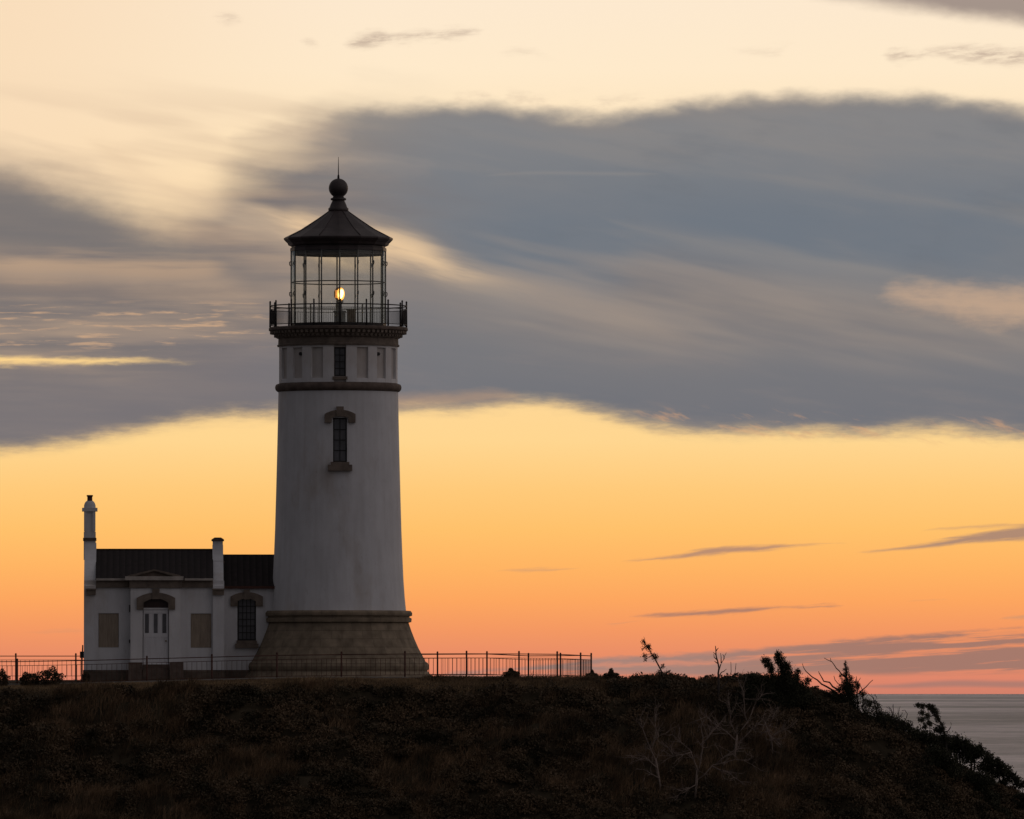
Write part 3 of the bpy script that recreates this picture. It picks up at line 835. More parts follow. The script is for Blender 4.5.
for k in (-2, 2, 6, -6):
    a = PHI0 + R(22.5 * k - (3.0 if k > 0 else -3.0))
    if vent is None:
        c0 = (CX + 57.0 * PXM * math.sin(a), CY - 57.0 * PXM * math.cos(a), zr(355.3))
        vv = MB(); d = np.array((math.sin(a), -math.cos(a), 0.0))
        vv.tube([np.array(c0) - d * .03, np.array(c0) + d * .07], 0.075, 0.075, 12)
        vent = vv.build('vent', M['sash'], lh); va = a
    else:
        copy_part(vent, lh, rz=a - va)

def round_window(pc, rr, z0, z1, half, cols, rows, hood=None):
    """sash window set into the round wall; built in a frame facing outwards"""
    ca, sa = math.cos(pc), math.sin(pc)
    def tr(mb):      # local (x across, y outwards negative, z) to world
        mb.v = [(CX + x * ca - y * sa * 1.0, CY + x * sa + y * ca, z) for x, y, z in mb.v]
        return mb
    y = -rr
    fr_ = MB()
    t = 0.055
    fr_.box(-half, -half + t, y + .12, y + .19, z0, z1).box(half - t, half, y + .12, y + .19, z0, z1)
    fr_.box(-half + t, half - t, y + .12, y + .19, z0, z0 + t).box(-half + t, half - t, y + .12, y + .19, z1 - t, z1)
    f = tr(fr_).build('window', M['sash'], lh)
    g_ = MB().box(-half + .01, half - .01, y + .172, y + .182, z0 + .01, z1 - .01)
    tr(g_).build('pane', M['dark_glass'], f)
    s_ = MB()
    for i in range(1, cols):
        x = -half + t + (2 * half - 2 * t) * i / cols
        s_.box(x - .016, x + .016, y + .135, y + .172, z0 + t, z1 - t)
    for j in range(1, rows):
        z = z0 + t + (z1 - z0 - 2 * t) * j / rows
        s_.box(-half + t, half - t, y + .137, y + .174, z - .016, z + .016)
    tr(s_).build('glazing_bars', M['sash'], f)
    return f, tr

def hood_poly(half_in, half_out, ear, spring, top_in, top_out, n=12):
    """segmental label mould: outer arc, inner arc, straight ears hanging to height ear"""
    def arc(h, s, t):
        rise = t - s; rad = (h * h + rise * rise) / (2 * rise)
        a = math.asin(min(1, h / rad))
        return [(rad * math.sin(-a + 2 * a * i / n), t - rad + rad * math.cos(-a + 2 * a * i / n)) for i in range(n + 1)]
    out = arc(half_out, top_out - 0.30 * (half_out - 0.05), top_out); inn = arc(half_in, spring, top_in)
    return out, inn

def add_hood(mb, cx, yf, yb, half_in, half_out, ear, spring, top_in, top_out):
    out, inn = hood_poly(half_in, half_out, ear, spring, top_in, top_out)
    for i in range(len(out) - 1):
        poly = [inn[i], inn[i + 1], out[i + 1], out[i]]
        mb.prism([(cx + u, w) for u, w in poly], yf, yb)
    for s in (-1, 1):
        a, b_ = sorted((s * half_in, s * half_out))
        o_sp, i_sp = top_out - 0.30 * (half_out - 0.05), spring
        poly = [(a, ear), (b_, ear), (b_, o_sp if s > 0 else i_sp), (a, i_sp if s > 0 else o_sp)]
        mb.prism([(cx + u, w) for u, w in poly], yf - .004, yb)

f, tr = round_window(PHI0, 60.9 * PXM, wz0, wz1, 7.0 * PXM, 2, 4)
hd = MB(); y = -60.6 * PXM
add_hood(hd, 0, y - .10, y + .16, 8.3 * PXM, 15.4 * PXM, zr(424.3), zr(419.6), zr(417.8), zr(411.5))
hd.box(-3.6 * PXM, 3.6 * PXM, y - .14, y + .1, zr(418.2), zr(408.3))
tr(hd).build('window_hood', M['stone'], f)
sl_ = MB().box(-12 * PXM, 12 * PXM, y - .24, y + .14, zr(472.2), zr(466.2)).box(-9.2 * PXM, 9.2 * PXM, y - .15, y + .16, zr(466.2), zr(463.4))
tr(sl_).build('sill', M['stone'], f)
f, tr = round_window(PHI0, 57.0 * PXM, vz0, vz1, 5.95 * PXM, 2, 4)
y = -57.6 * PXM
tr(MB().box(-7.4 * PXM, 7.4 * PXM, y - .10, y + .02, zr(381.4), zr(378.3))).build('sill', M['stone'], f)

# cornice under the gallery: frieze, modillions, deck
MB().lathe([(57 * PXM, zr(347.2)), (61.0 * PXM, zr(346.8)), (61.3 * PXM, zr(345.3)), (60.2 * PXM, zr(344.6)), (60.0 * PXM, zr(339)), (61.8 * PXM, zr(338.4)), (62.2 * PXM, zr(337.2)), (66.2 * PXM, zr(333.2)), (68.0 * PXM, zr(331.7)), (60 * PXM, zr(331.4))],
           *CXY, n=128, smooth=False).build('frieze', M['stone'], lh)
md = MB()
for k in range(80):
    p = PHI0 + 2 * PI * (k + .5) / 80
    w = R(1.2)
    for r0, r1, za, zb in ((61.5, 64.4, 337.4, 333.0), (64.3, 68.4, 334.2, 331.6)):
        md.arc_box(*CXY, p - w, p + w, r0 * PXM, r1 * PXM, zr(za), zr(zb), n=1)
md.build('modillions', M['stone'], lh)
gal = MB().lathe([(59 * PXM, zr(331.5)), (68.4 * PXM, zr(331.5)), (69.6 * PXM, zr(330.6)), (69.6 * PXM, zr(328.6)), (69.0 * PXM, zr(327.6)), (40 * PXM, zr(327.2))], *CXY, n=128, smooth=False).build('gallery_deck', M['stone_dark'], lh)

# gallery railing
RR = 68.2 * PXM
zt, zb = zr(306.2), zr(327.4)
post = None
for k in range(16):
    a = PHI0 + R(22.5 * k)
    if post is None:
        bx, by = CX + RR * math.sin(a), CY - RR * math.cos(a)
        post = MB().tube([(bx, by, zb), (bx, by, zt + .16)], 0.042, 0.036, 8).tube([(bx, by, zt + .16), (bx, by, zt + .19), (bx, by, zt + .22)], .048, .02, 8)
        post = post.build('railing_post', M['iron'], lh)
        pn = MB()
        for z, r_ in ((zt, .026), (zr(309.6), .014), (zr(325.2), .016)):
            n = 5
            pn.tube([(CX + RR * math.sin(a + R(22.5) * i / n), CY - RR * math.cos(a + R(22.5) * i / n), z) for i in range(n + 1)], r_, r_, 5)
        for i in range(1, 14):
            q = a + R(22.5) * i / 14
            bx, by = CX + RR * math.sin(q), CY - RR * math.cos(q)
            pn.tube([(bx, by, zr(325.2)), (bx, by, zr(309.6))], 0.0075, 0.0075, 4)
        pn = pn.build('railing_panel', M['iron'], lh)
    else:
        copy_part(post, lh, rz=R(22.5 * k)); copy_part(pn, lh, rz=R(22.5 * k))

# lantern
LR = 47.2 * PXM
MB().lathe([(45.2 * PXM, zr(327.5)), (47.8 * PXM, zr(327.5)), (47.8 * PXM, zr(323.6)), (45.2 * PXM, zr(323.6))], *CXY, n=16, smooth=False, phase=PHI0).build('lantern_curb', M['iron'], lh)
z_mid = 282.4
def gon(a): return (CX + LR * math.sin(a), CY - LR * math.cos(a))
ast = None
for k in range(16):
    a = PHI0 + R(22.5 * k)
    if ast is None:
        px_, py_ = gon(a)
        am = MB().tube([(px_, py_, zr(323.8)), (px_, py_, zr(248))], 0.031, 0.031, 8)
        out = np.array((math.sin(a), -math.cos(a), 0))
        for py in (265.5, 296.0):
            c = np.array((px_, py_, zr(py)))
            am.tube([c, c + out * .05, c + out * .07 + np.array((0, 0, .05)), c + out * .07 + np.array((0, 0, .14)), c + np.array((0, 0, .18))], .022, .022, 5)
        ast = am.build('astragal', M['bronze'], lh)
        b0, b1 = gon(a), gon(a + R(22.5))
        d = np.array((b1[0] - b0[0], b1[1] - b0[1])); ln = np.hypot(*d); d /= ln; nn = np.array((d[1], -d[0]))
        def slab(z0, z1):
            mb = MB(); k0 = .03
            p0 = np.array(b0) + d * k0; p1 = np.array(b1) - d * k0
            q = [tuple(p0 - nn * .006), tuple(p1 - nn * .006), tuple(p1 + nn * .006), tuple(p0 + nn * .006)]
            return mb.prism(q, z0, z1, axis='z')
        lo_p = slab(zr(323.6), zr(z_mid + .5)).build('glass_pane', M['glass'], lh)
        hi_p = slab(zr(z_mid - .5), zr(250.2)).build('glass_pane', M['glass'], lh)
        bar = MB().tube([(*b0, zr(z_mid)), (*b1, zr(z_mid))], .026, .026, 6).build('glazing_bar', M['bronze'], lh)
    else:
        for p in (ast, lo_p, hi_p, bar):
            copy_part(p, lh, rz=R(22.5 * k))
# roof with eave mouldings and inner ceiling ring
roof = MB().lathe([(45.8 * PXM, zr(255)), (45.8 * PXM, zr(251.6)), (48.2 * PXM, zr(251.2)), (48.2 * PXM, zr(248.2)), (47.0 * PXM, zr(247.6)), (47.0 * PXM, zr(246.6)), (50.0 * PXM, zr(245.4)), (51.0 * PXM, zr(243.2)), (52.6 * PXM, zr(241.8)),
                   (54.6 * PXM, zr(239.6)), (54.8 * PXM, zr(238.2)), (53.6 * PXM, zr(237.4)), (38 * PXM, zr(229.6)), (22 * PXM, zr(219.2)), (10.4 * PXM, zr(211.2)), (9.0 * PXM, zr(211.0))],
                  *CXY, n=16, smooth=False, phase=PHI0)
roof = roof.build('lantern_roof', M['lantern_roof'], lh)
rib = None
for k in range(16):
    a = PHI0 + R(22.5 * k)
    pts = [(CX + r * PXM * math.sin(a), CY - r * PXM * math.cos(a), zr(py) + .012) for r, py in ((53.6, 237.4), (38, 229.6), (22, 219.2), (10.4, 211.2))]
    if k % 2 == 0: continue
    if rib is None: rib = MB().tube(pts, .018, .014, 5).build('roof_rib', M['lantern_roof'], roof)
    else: copy_part(rib, roof, rz=R(22.5 * (k - 1)))
MB().lathe([(45.6 * PXM, zr(252.2)), (40 * PXM, zr(253)), (36 * PXM, zr(251)), (2 * PXM, zr(238))], *CXY, n=48).build('ceiling', M['lantern_roof'], lh)
ball = MB().lathe([(8.6 * PXM, zr(211.4)), (10.0 * PXM, zr(211)), (10.2 * PXM, zr(208.2)), (9.0 * PXM, zr(207.2)), (7.8 * PXM, zr(204)), (6.6 * PXM, zr(201.4)), (6.0 * PXM, zr(200.4)), (7.6 * PXM, zr(199.8)), (8.0 * PXM, zr(198.7)), (7.4 * PXM, zr(197.8)), (5.6 * PXM, zr(197.2)), (5.4 * PXM, zr(196.0))]
                  + [(9.7 * PXM * math.sin(t), zr(187.8) - 9.7 * PXM * math.cos(t)) for t in np.linspace(R(32), R(179), 18)], *CXY, n=40).build('ventilator_ball', M['lantern_roof'], lh)
MB().tube([(CX, CY, zr(179)), (CX, CY, zr(175.5)), (CX, CY, zr(174.5))], .05, .035, 8).tube([(CX, CY, zr(175)), (CX, CY, zr(156.5))], .026, .010, 6).build('lightning_rod', M['iron'], lh)

# beacon inside the lantern
BX = W(339.6, 0)[0]
be = tag(empty('beacon_lamp', (BX, CY, zr(327.2))), 'glowing yellow rotating beacon on a dark stand inside the lantern', 'lamp')
MB().lathe([(.30, zr(327.2)), (.30, zr(326)), (.24, zr(325.5)), (.24, zr(312.5)), (.28, zr(312)), (.28, zr(310.6)), (.10, zr(310)), (.085, zr(303)), (.16, zr(302.2)), (.16, zr(301)), (.02, zr(300.9))], BX, CY, n=24).build('pedestal', M['machine'], be)
MB().lathe([(.05, zr(301)), (.15, zr(300.6)), (.15, zr(299.6)), (.03, zr(299.4))], BX, CY, n=20).build('turntable', M['iron'], be)
ly = CY
hs = MB().prism([(BX + .23 * math.cos(t) - .03, zr(294) + .31 * math.sin(t)) for t in np.linspace(0, 2 * PI, 9)[:-1] + PI / 8], ly - .12, ly + .12)
hs.build('housing', M['amber'], be)
lens = MB().prism([(BX + .045 + .165 * math.cos(t), zr(294) + .27 * math.sin(t)) for t in np.linspace(0, 2 * PI, 21)[:-1]], ly - .17, ly - .121)
lens = lens.build('lens', M['lens_rim'], be)
MB().prism([(BX + .06 + .10 * math.cos(t) + .03 * math.sin(t), zr(294) + .195 * math.sin(t)) for t in np.linspace(0, 2 * PI, 21)[:-1]], ly - .21, ly - .171).build('lens_core', M['lens_core'], lens)
MB().box(BX - .20, BX - .06, ly - .14, ly - .121, zr(298), zr(290)).build('side_glass', M['lens_side'], be)
bxc = W(351, 0)[0]
cb_ = MB().box(bxc - .19, bxc + .19, .55, .9, zr(327.2), zr(309.5)).box(bxc - .21, bxc + .21, .53, .92, zr(309.5), zr(309.0))
cb_ = cb_.build('equipment_cabinet', M['box_brown'], None, at=(bxc, .72, zr(327.2)))
tag(cb_, 'small brown equipment cabinet beside the beacon stand in the lantern', 'cabinet')
MB().box(bxc - .15, bxc + .15, .515, .549, zr(325), zr(311.5)).build('cabinet_door', M['box_brown'], cb_)

# ------------------------------------------------------------------ the workroom building beside the tower
YF, YC = -2.0, 1.3                 # front wall, ridge line
Yb = 2 * YC - YF
YA = -0.86                         # front wall of the link to the tower
px = lambda p, y: W(p, 0, 1.3)[0]       # the building stands turned a little, its depth along the line of sight
pz = lambda p, y: W(0, p, y)[2]
house = tag(empty('workroom_building', (px(150, YC), YC, pz(681, YC))), 'low white building with dark roof, arched door and two chimneys beside the tower', 'building')
xL, xR = px(84.9, YF), px(223.6, YF)
zf = pz(670, YF)                   # top of the foundation
ze = pz(587.7, YF)                 # underside of the eaves band
# portico projects a little
YP = YF - 0.42
pxl, pxr = px(130.8, YP), px(180.4, YP)
bw = [(px(99, YF), px(119.2, YF), pz(647.5, YF), pz(613.3, YF)), (px(190.4, YF), px(211, YF), pz(647.8, YF), pz(613.5, YF))]
w = MB().wall(xL + .002, xR - .002, zf, ze + .3, YF, bw, .16)
w.box(xL + .002, xL + .4, YF + .17, Yb - .004, zf, ze + .3).box(xR - .4, xR - .002, YF + .17, Yb - .004, zf, ze + .3).box(xL + .002, xR - .002, Yb - .3, Yb, zf, ze + .3)
w.build('wall', M['white'], house)
# portico body with the door opening
dx0, dx1, dz0, dz1 = px(142.9, YP), px(168.9, YP), pz(664.2, YP), pz(598.4, YP)
p_ = MB().wall(pxl, pxr, zf, pz(588.2, YP), YP, [(dx0, dx1, dz0, dz1)], .22)
k = len(p_.v)
for x_ in (pxl, pxr):
    k = len(p_.v)
    p_.v += [(x_, YP, zf), (x_, YF - .002, zf), (x_, YF - .002, ze), (x_, YP, pz(588.2, YP))]
    p_.face((k, k + 1, k + 2, k + 3))
p_.build('portico', M['white_trim'], house)
# door, its lights and transom
dz_t = pz(608.8, YP)
dr = MB().box(dx0 + .03, dx1 - .03, YP + .12, YP + .17, dz0, dz_t - .03)
nw = 9
for i in range(nw):                # beaded boards in the lower half
    xa = dx0 + .09 + (dx1 - dx0 - .18) * i / nw
    dr.box(xa + .006, xa + (dx1 - dx0 - .18) / nw - .006, YP + .108, YP + .12, dz0 + .12, pz(638.5, YP))
for a_, b_ in ((pz(637.6, YP), pz(634, YP)), (pz(613.0, YP), pz(610.4, YP)), (dz0, dz0 + .1)):
    dr.box(dx0 + .04, dx1 - .04, YP + .102, YP + .12, a_, b_)
dr = dr.build('door', M['door'], house)
for a_, b_ in ((145.2, 149.0), (153.9, 157.7), (162.4, 166.2)):
    MB().box(px(a_, YP), px(b_, YP), YP + .106, YP + .121, pz(633, YP), pz(613.8, YP)).build('door_light', M['dark_glass'], dr)
MB().tube([(dx1 - .13, YP + .12, pz(641, YP)), (dx1 - .13, YP + .05, pz(641, YP))], .03, .035, 10).build('handle', M['brass'], dr)
MB().box(dx0, dx1, YP + .125, YP + .165, dz_t + .04, dz1).build('transom_light', M['transom'], house)
MB().box(dx0, dx1, YP + .07, YP + .19, dz_t - .03, dz_t + .04).build('transom_bar', M['white_trim'], house)
hd = MB(); cxd = (dx0 + dx1) / 2
add_hood(hd, cxd, YP - .09, YP - .002, 12.4 * .0421, 19.3 * .0421, pz(609.6, YP), pz(602.8, YP), pz(598.6, YP), pz(592.6, YP))
hd.box(cxd - 3.6 * .0421, cxd + 3.6 * .0421, YP - .13, YP - .003, pz(599.2, YP), pz(588.6, YP))
hd.build('door_hood', M['stone'], house)
# boards over the two windows
for o in bw:
    bd = MB().box(o[0] + .01, o[1] - .01, YF + .035, YF + .06, o[2] + .01, o[3] - .01)
    bd = bd.build('window_board', M['board'], house)
    xm = (o[0] + o[1]) / 2
    MB().box(xm - .02, xm + .02, YF + .02, YF + .034, o[2] + .01, o[3] - .01).build('batten', M['board'], bd)
# foundation and stoop
xA1 = px(283, YA)
fd = MB().box(xL - .05, pxl - .05, YF - .07, YF + .3, pz(690, YF), zf).box(pxr + .05, xR + .02, YF - .07, YF + .3, pz(690, YF), zf)
fd.box(xL - .05, xL + .3, YF + .3, Yb + .05, pz(690, YF), zf).box(xR - .3, xA1, YA - .07, YA + .3, pz(690, YA), pz(670, YA))
fd.box(pxl - .049, pxr + .049, YP - .06, YF + .3, pz(690, YP), zf - .003)
fd.build('foundation', M['stone_flat'], house)
stp = MB()
zt_ = pz(664.4, YP)
for i in range(5):
    stp.box(px(143, YP), px(169, YP), YP - .45 - .3 * i, YP - .062 - (.3 * i if i else 0) + (.0 if i == 0 else .0), pz(690, YP), zt_ - .17 * i)
stp.build('steps', M['stone_dark'], house)
for a_, b_ in ((128.8, 142.6), (169.4, 183.2)):
    ck = MB().box(px(a_, YP), px(b_, YP), YP - 1.1, YP - .063, pz(690, YP), pz(662.4, YP)).box(px(a_, YP), px(b_, YP), YP - 1.9, YP - 1.099, pz(690, YP), pz(672, YP))
    ck.build('step_wall', M['stone_dark'], house)
# eaves band, gutter and pediment
ev = MB().box(xL + .5, pxl - .06, YF - .10, YF + .2, ze, pz(580.5, YF)).box(pxr + .06, xR - .47, YF - .10, YF + .2, ze, pz(580.5, YF))
ev.box(pxl - .05, pxr + .05, YP - .07, YF + .2, pz(588, YP), pz(580.2, YP))
ev.build('eaves_band', M['stone'], house)
gt = MB().box(xL + .5, pxl - .16, YF - .26, YF + .1, pz(580.6, YF), pz(578.4, YF)).box(pxr + .17, xR - .47, YF - .26, YF + .1, pz(580.6, YF), pz(578.4, YF))
gt.box(px(125.4, YP), px(183.2, YP), YP - .22, YF + .1, pz(580.3, YP), pz(576.4, YP))
gt.build('cornice', M['cream'], house)
pd = MB()
xa, xb, xc = px(127, YP), px(181.6, YP), px(154.4, YP)
z0_, z1_ = pz(576.5, YP), pz(569.2, YP)
pd.prism([(xa, z0_), (xa + .12, z0_ + .06), (xc, z1_), (xc, z1_ - .075), (xa + .3, z0_)], YP - .2, YP + .9)
pd.prism([(xb, z0_), (xb - .3, z0_), (xc, z1_ - .075), (xc, z1_), (xb - .12, z0_ + .06)], YP - .2, YP + .9)
pd.build('pediment', M['stone'], house)
MB().prism([(xa + .28, z0_), (xb - .28, z0_), (xc, z1_ - .07)], YP - .08, YP + .9).build('tympanum', M['stone_dark'], house)
# roofs
zrg = pz(549.8, YC)
rf = MB()
zev = pz(579.2, YF - .2)
for s in (1, -1):
    yy = lambda v: YC + s * (v - YC)
    q = [(yy(YF - .24), zev - .03), (yy(YF - .24), zev + .03), (yy(YC), zrg), (yy(YC), zrg - .12)]
    rf.prism(q, xL + .48, xR - .46, axis='x')
rf = rf.build('roof', M['house_roof'], house)
MB().tube([(xL + .48, YC, zrg), (xR - .46, YC, zrg)], .045, .045, 8).build('ridge_cap', M['house_roof'], rf)
# gable parapets
def parapet(x0, x1, top):
    zt1 = pz(top, YC)
    ze_ = pz(586, YF)
    pp = MB().prism([(YF - .12, zf), (YF - .12, ze_), (YC - .45, zt1 - .25), (YC - .3, zt1), (YC + .3, zt1), (YC + .45, zt1 - .25), (Yb + .12, ze_), (Yb + .12, zf)], x0, x1, axis='x')
    return pp.build('gable_parapet', M['white'], house)
pL0, pL1 = px(84.6, YF), px(96.4, YF)
pR0, pR1 = px(212.4, YF), px(223.0, YF)
gp = parapet(pL0, pL1, 543)
gp2 = parapet(pR0, pR1, 545)
for g_, a_, b_ in ((gp, pL0 + .11, pL1), (gp2, pR0 - .02, pR1 + .02)):
    MB().box(a_, b_, YF - .24, YF - .121, pz(595, YF), pz(590, YF)).box(a_ - .02, b_ + .02, YF - .3, YF - .122, pz(590, YF), pz(588.6, YF)).build('kneeler', M['stone'], g_)
    zz = pz(562, YC)
    MB().box(a_ - .02, b_ + .03, YC - 1.34, YC - 1.0, pz(563.6, YC - 1.2), pz(561.0, YC - 1.2)).build('coping_step', M['stone_dark'], g_)
# left chimney
c0, c1 = px(83.6, YC), px(96.0, YC)
cc = (c0 + c1) / 2
ch = MB().box(c0 + .01, c1 - .01, YC - .30, YC + .30, pz(560, YC), pz(532, YC))
hw = (c1 - c0) / 2
z_a, z_b = pz(534, YC), pz(511, YC)
ch.box(cc - hw + .05, cc + hw - .05, YC - .26, YC + .26, z_a, z_b)
for sx in (-1, 1):
    xx = sorted((cc + sx * (hw - .14), cc + sx * (hw - .02)))
    ch.box(xx[0], xx[1], YC - .33, YC - .262, z_a + .1, z_b)
ch = ch.build('chimney', M['white_trim'], house)
MB().box(c0 - .02, c1 + .02, YC - .36, YC + .36, pz(541, YC), pz(538, YC)).build('chimney_band', M['stone_dark'], ch)
MB().box(cc - 7.7 * PXM, cc + 7.7 * PXM, YC - .36, YC + .36, pz(511.6, YC), pz(508.0, YC)).build('chimney_cap', M['white_trim'], ch)
MB().lathe([(5.9 * PXM, pz(508, YC)), (5.8 * PXM, pz(505.5, YC)), (5.0 * PXM, pz(503, YC)), (3.6 * PXM, pz(501.3, YC)), (2.0 * PXM, pz(500.6, YC))], cc, YC, n=20).build('chimney_dome', M['white_trim'], ch)
MB().lathe([(3.4 * PXM, pz(501.6, YC)), (2.6 * PXM, pz(500.6, YC)), (2.5 * PXM, pz(497, YC)), (3.2 * PXM, pz(496.4, YC)), (3.2 * PXM, pz(495.2, YC)), (2.2 * PXM, pz(495.1, YC)), (2.2 * PXM, pz(497, YC))], cc, YC, n=16).build('chimney_pot', M['rust_iron'], ch)
# right chimney: short, with a sloped dark cap
r0_, r1_ = px(212.6, YC), px(222.8, YC)
ch2 = MB().box(r0_, r1_, YC - .3, YC + .3, pz(556, YC), pz(541, YC)).build('chimney', M['white_trim'], house)
MB().box(r0_ - .05, r1_ + .05, YC - .36, YC + .36, pz(541.2, YC), pz(539.6, YC)).prism([(r0_ - .05, pz(539.6, YC)), (r1_ + .05, pz(539.6, YC)), (r1_ - .08, pz(537.6, YC)), (r0_ + .08, pz(537.6, YC))], YC - .36, YC + .36).build('chimney_cap', M['stone_dark'], ch2)
# link to the tower
wx0, wx1 = px(236.9, YA), px(255.5, YA)
wa0, wa1 = pz(640.5, YA), pz(598.2, YA)
ax0 = xR - .03
la = MB().wall(ax0, xA1, pz(670, YA), pz(587, YA), YA, [(wx0, wx1, wa0, wa1)], .2)
la.build('link_wall', M['white'], house)
la = MB()
zar = pz(554.4, YC)
zae = pz(588.2, YA - .14)
la.prism([(YA - .14, zae), (YA - .14, zae + .07), (YC, zar), (2 * YC - YA + .14, zae + .07), (2 * YC - YA + .14, zae), (YC, zar - .16)], ax0 - .01, px(284, 0), axis='x')
la = la.build('link_roof', M['house_roof'], house)
MB().box(ax0, px(277.2, YA), YA - .17, YA - .141, zae - .02, zae + .09).build('fascia', M['rust_iron'], la)
t = .06
fr_ = MB().box(wx0, wx0 + t, YA + .10, YA + .17, wa0, wa1).box(wx1 - t, wx1, YA + .10, YA + .17, wa0, wa1).box(wx0 + t, wx1 - t, YA + .10, YA + .17, wa0, wa0 + t).box(wx0 + t, wx1 - t, YA + .10, YA + .17, wa1 - t, wa1)
win = fr_.build('window', M['sash'], house)
MB().box(wx0 + .01, wx1 - .01, YA + .155, YA + .165, wa0 + .01, wa1 - .01).build('pane', M['dark_glass'], win)
gb = MB()
for i in range(1, 4):
    x = wx0 + t + (wx1 - wx0 - 2 * t) * i / 4
    gb.box(x - .014, x + .014, YA + .12, YA + .154, wa0 + t, wa1 - t)
for j in range(1, 6):
    z = wa0 + t + (wa1 - wa0 - 2 * t) * j / 6
    gb.box(wx0 + t, wx1 - t, YA + .122, YA + .156, z - .014, z + .014)
gb.build('glazing_bars', M['sash'], win)
hd = MB(); cxw = (wx0 + wx1) / 2
add_hood(hd, cxw, YA - .09, YA - .002, 9.0 * .0424, 16.2 * .0424, pz(606.4, YA), pz(601.2, YA), pz(598.6, YA), pz(592, YA))
hd.box(cxw - 3 * .0424, cxw + 3 * .0424, YA - .12, YA - .003, pz(599.5, YA), pz(589.6, YA))
hd.build('window_hood', M['stone'], win)
MB().box(px(234.8, YA), px(257.9, YA), YA - .16, YA + .1, pz(648, YA), pz(643.6, YA)).box(px(236.2, YA), px(256.4, YA), YA - .08, YA + .12, pz(643.6, YA), wa0).build('sill', M['stone'], win)
# dark meter box with its pipe on the gable end
mb_ = MB().box(pL0 - .17, pL0 - .002, YF + .3, YF + .6, pz(658, YF), pz(651.5, YF)).tube([(pL0 - .06, YF + .45, pz(651.6, YF)), (pL0 - .05, YF + .45, pz(645, YF))], .035, .03, 6)
mb_.build('wall_box', M['iron'], house)
# small wall lamps or clips beside the door
cl = MB().box(px(129.4, YF), px(130.4, YF), YF - .12, YF - .002, pz(643, YF), pz(639.6, YF)).box(px(129.4, YF), px(130.4, YF), YF - .1, YF - .002, pz(612, YF), pz(605, YF))
cl.build('wall_clip', M['iron'], house)

house.rotation_euler = (0, 0, R(2.2))
px = lambda p, y: W(p, 0, y)[0]

# ------------------------------------------------------------------ fence round the yard
fence = tag(empty('metal_fence', (px(341, -9), -9.0, 0.0)), 'rusty dark metal railing fence enclosing the lighthouse yard', 'fence')
STEP = 2.735
pts_front = [(px(p, -9.0), -9.0) for p in (-176, -111.5, -47, 17.5, 82, 147, 212, 277, 341.5, 405)]
pts = list(pts_front)
x_, y_ = pts[-1]
for h in (21, 37, 54, 58):
    x_ += STEP * math.cos(R(h)); y_ += STEP * math.sin(R(h)); pts.append((x_, y_))
for h in (99, 108, 120, 131, 142, 152, 161, 168, 174, 178, 180):
    x_ += STEP * math.cos(R(h)); y_ += STEP * math.sin(R(h)); pts.append((x_, y_))
pts = [p for p in pts if p[1] < 5 or p[0] > px(120, p[1])]
y_ = pts[-1][1]
pts += [(px(p, y_), y_) for p in (136, 76, 16, -44, -104, -164)]
def gz_f(x, y): return float(ground(x, y, False)) + 0.02
FH = 0.99
post0 = None
ox, oy, oz = ORIGIN[fence.name]
zs_ = []
lift = [float(np.interp(p[0], [-24, -18, -9, -3, 1], [0, 0, 0, .05, .06])) if p[1] < -3 else (.03 if p[0] > 0 else .12) for p in pts]
for i, (x_, y_) in enumerate(pts):
    z_ = gz_f(x_, y_) + lift[i]; zs_.append(z_)
    if post0 is None:
        mb = MB().tube([(x_, y_, z_ - .35), (x_, y_, z_ + FH + .07)], .036, .036, 8).tube([(x_, y_, z_ + FH + .06), (x_, y_, z_ + FH + .10), (x_, y_, z_ + FH + .13)], .044, .026, 8)
        post0 = mb.build('post', M['rust_iron'], fence, at=(x_, y_, z_))
        post0.location = (x_ - ox, y_ - oy, z_ - oz)
    else:
        copy_part(post0, fence, loc=(x_ - ox, y_ - oy, z_ - oz))
for i in range(len(pts) - 1):
    (xa, ya), (xb, yb) = pts[i], pts[i + 1]
    za, zb_ = zs_[i], zs_[i + 1]
    mb = MB()
    for h, r_ in ((FH, .019), (FH - .17, .012), (.12, .012)):
        mb.tube([(xa, ya, za + h), (xb, yb, zb_ + h)], r_, r_, 5)
    nb = 13
    for j in range(1, nb):
        t = j / nb
        x_, y_, z_ = xa + (xb - xa) * t, ya + (yb - ya) * t, za + (zb_ - za) * t
        mb.tube([(x_, y_, z_ + .12), (x_, y_, z_ + FH - .17)], .0085, .0085, 4)
    mb.build('fence_panel', M['rust_iron'], fence)

# ------------------------------------------------------------------ vegetation
def rand_dirs(n):
    v = rng.normal(size=(n, 3)); return v / np.linalg.norm(v, axis=1, keepdims=True)

def leaf_arrays(c, size, aspect=2.0, up=0.0):
    """diamond leaves at centres c, random facing"""
    n = len(c)
    d = rand_dirs(n); d[:, 2] += up; d /= np.linalg.norm(d, axis=1, keepdims=True)
    a = np.cross(d, rand_dirs(n)); a /= (np.linalg.norm(a, axis=1, keepdims=True) + 1e-9)
    s = (size * rng.uniform(.6, 1.4, n))[:, None]
    v = np.stack([c - d * s, c + a * s / aspect, c + d * s, c - a * s / aspect], 1)
    return v.reshape(-1, 3)

def leaves_obj(name, c, size, material, parent=None, at=(0, 0, 0), aspect=2.0, up=0.0):
    v = leaf_arrays(np.asarray(c), size, aspect, up)
    q = np.arange(len(v)).reshape(-1, 4)
    return np_mesh(name, v, quads=q, material=material, parent=parent, at=at)

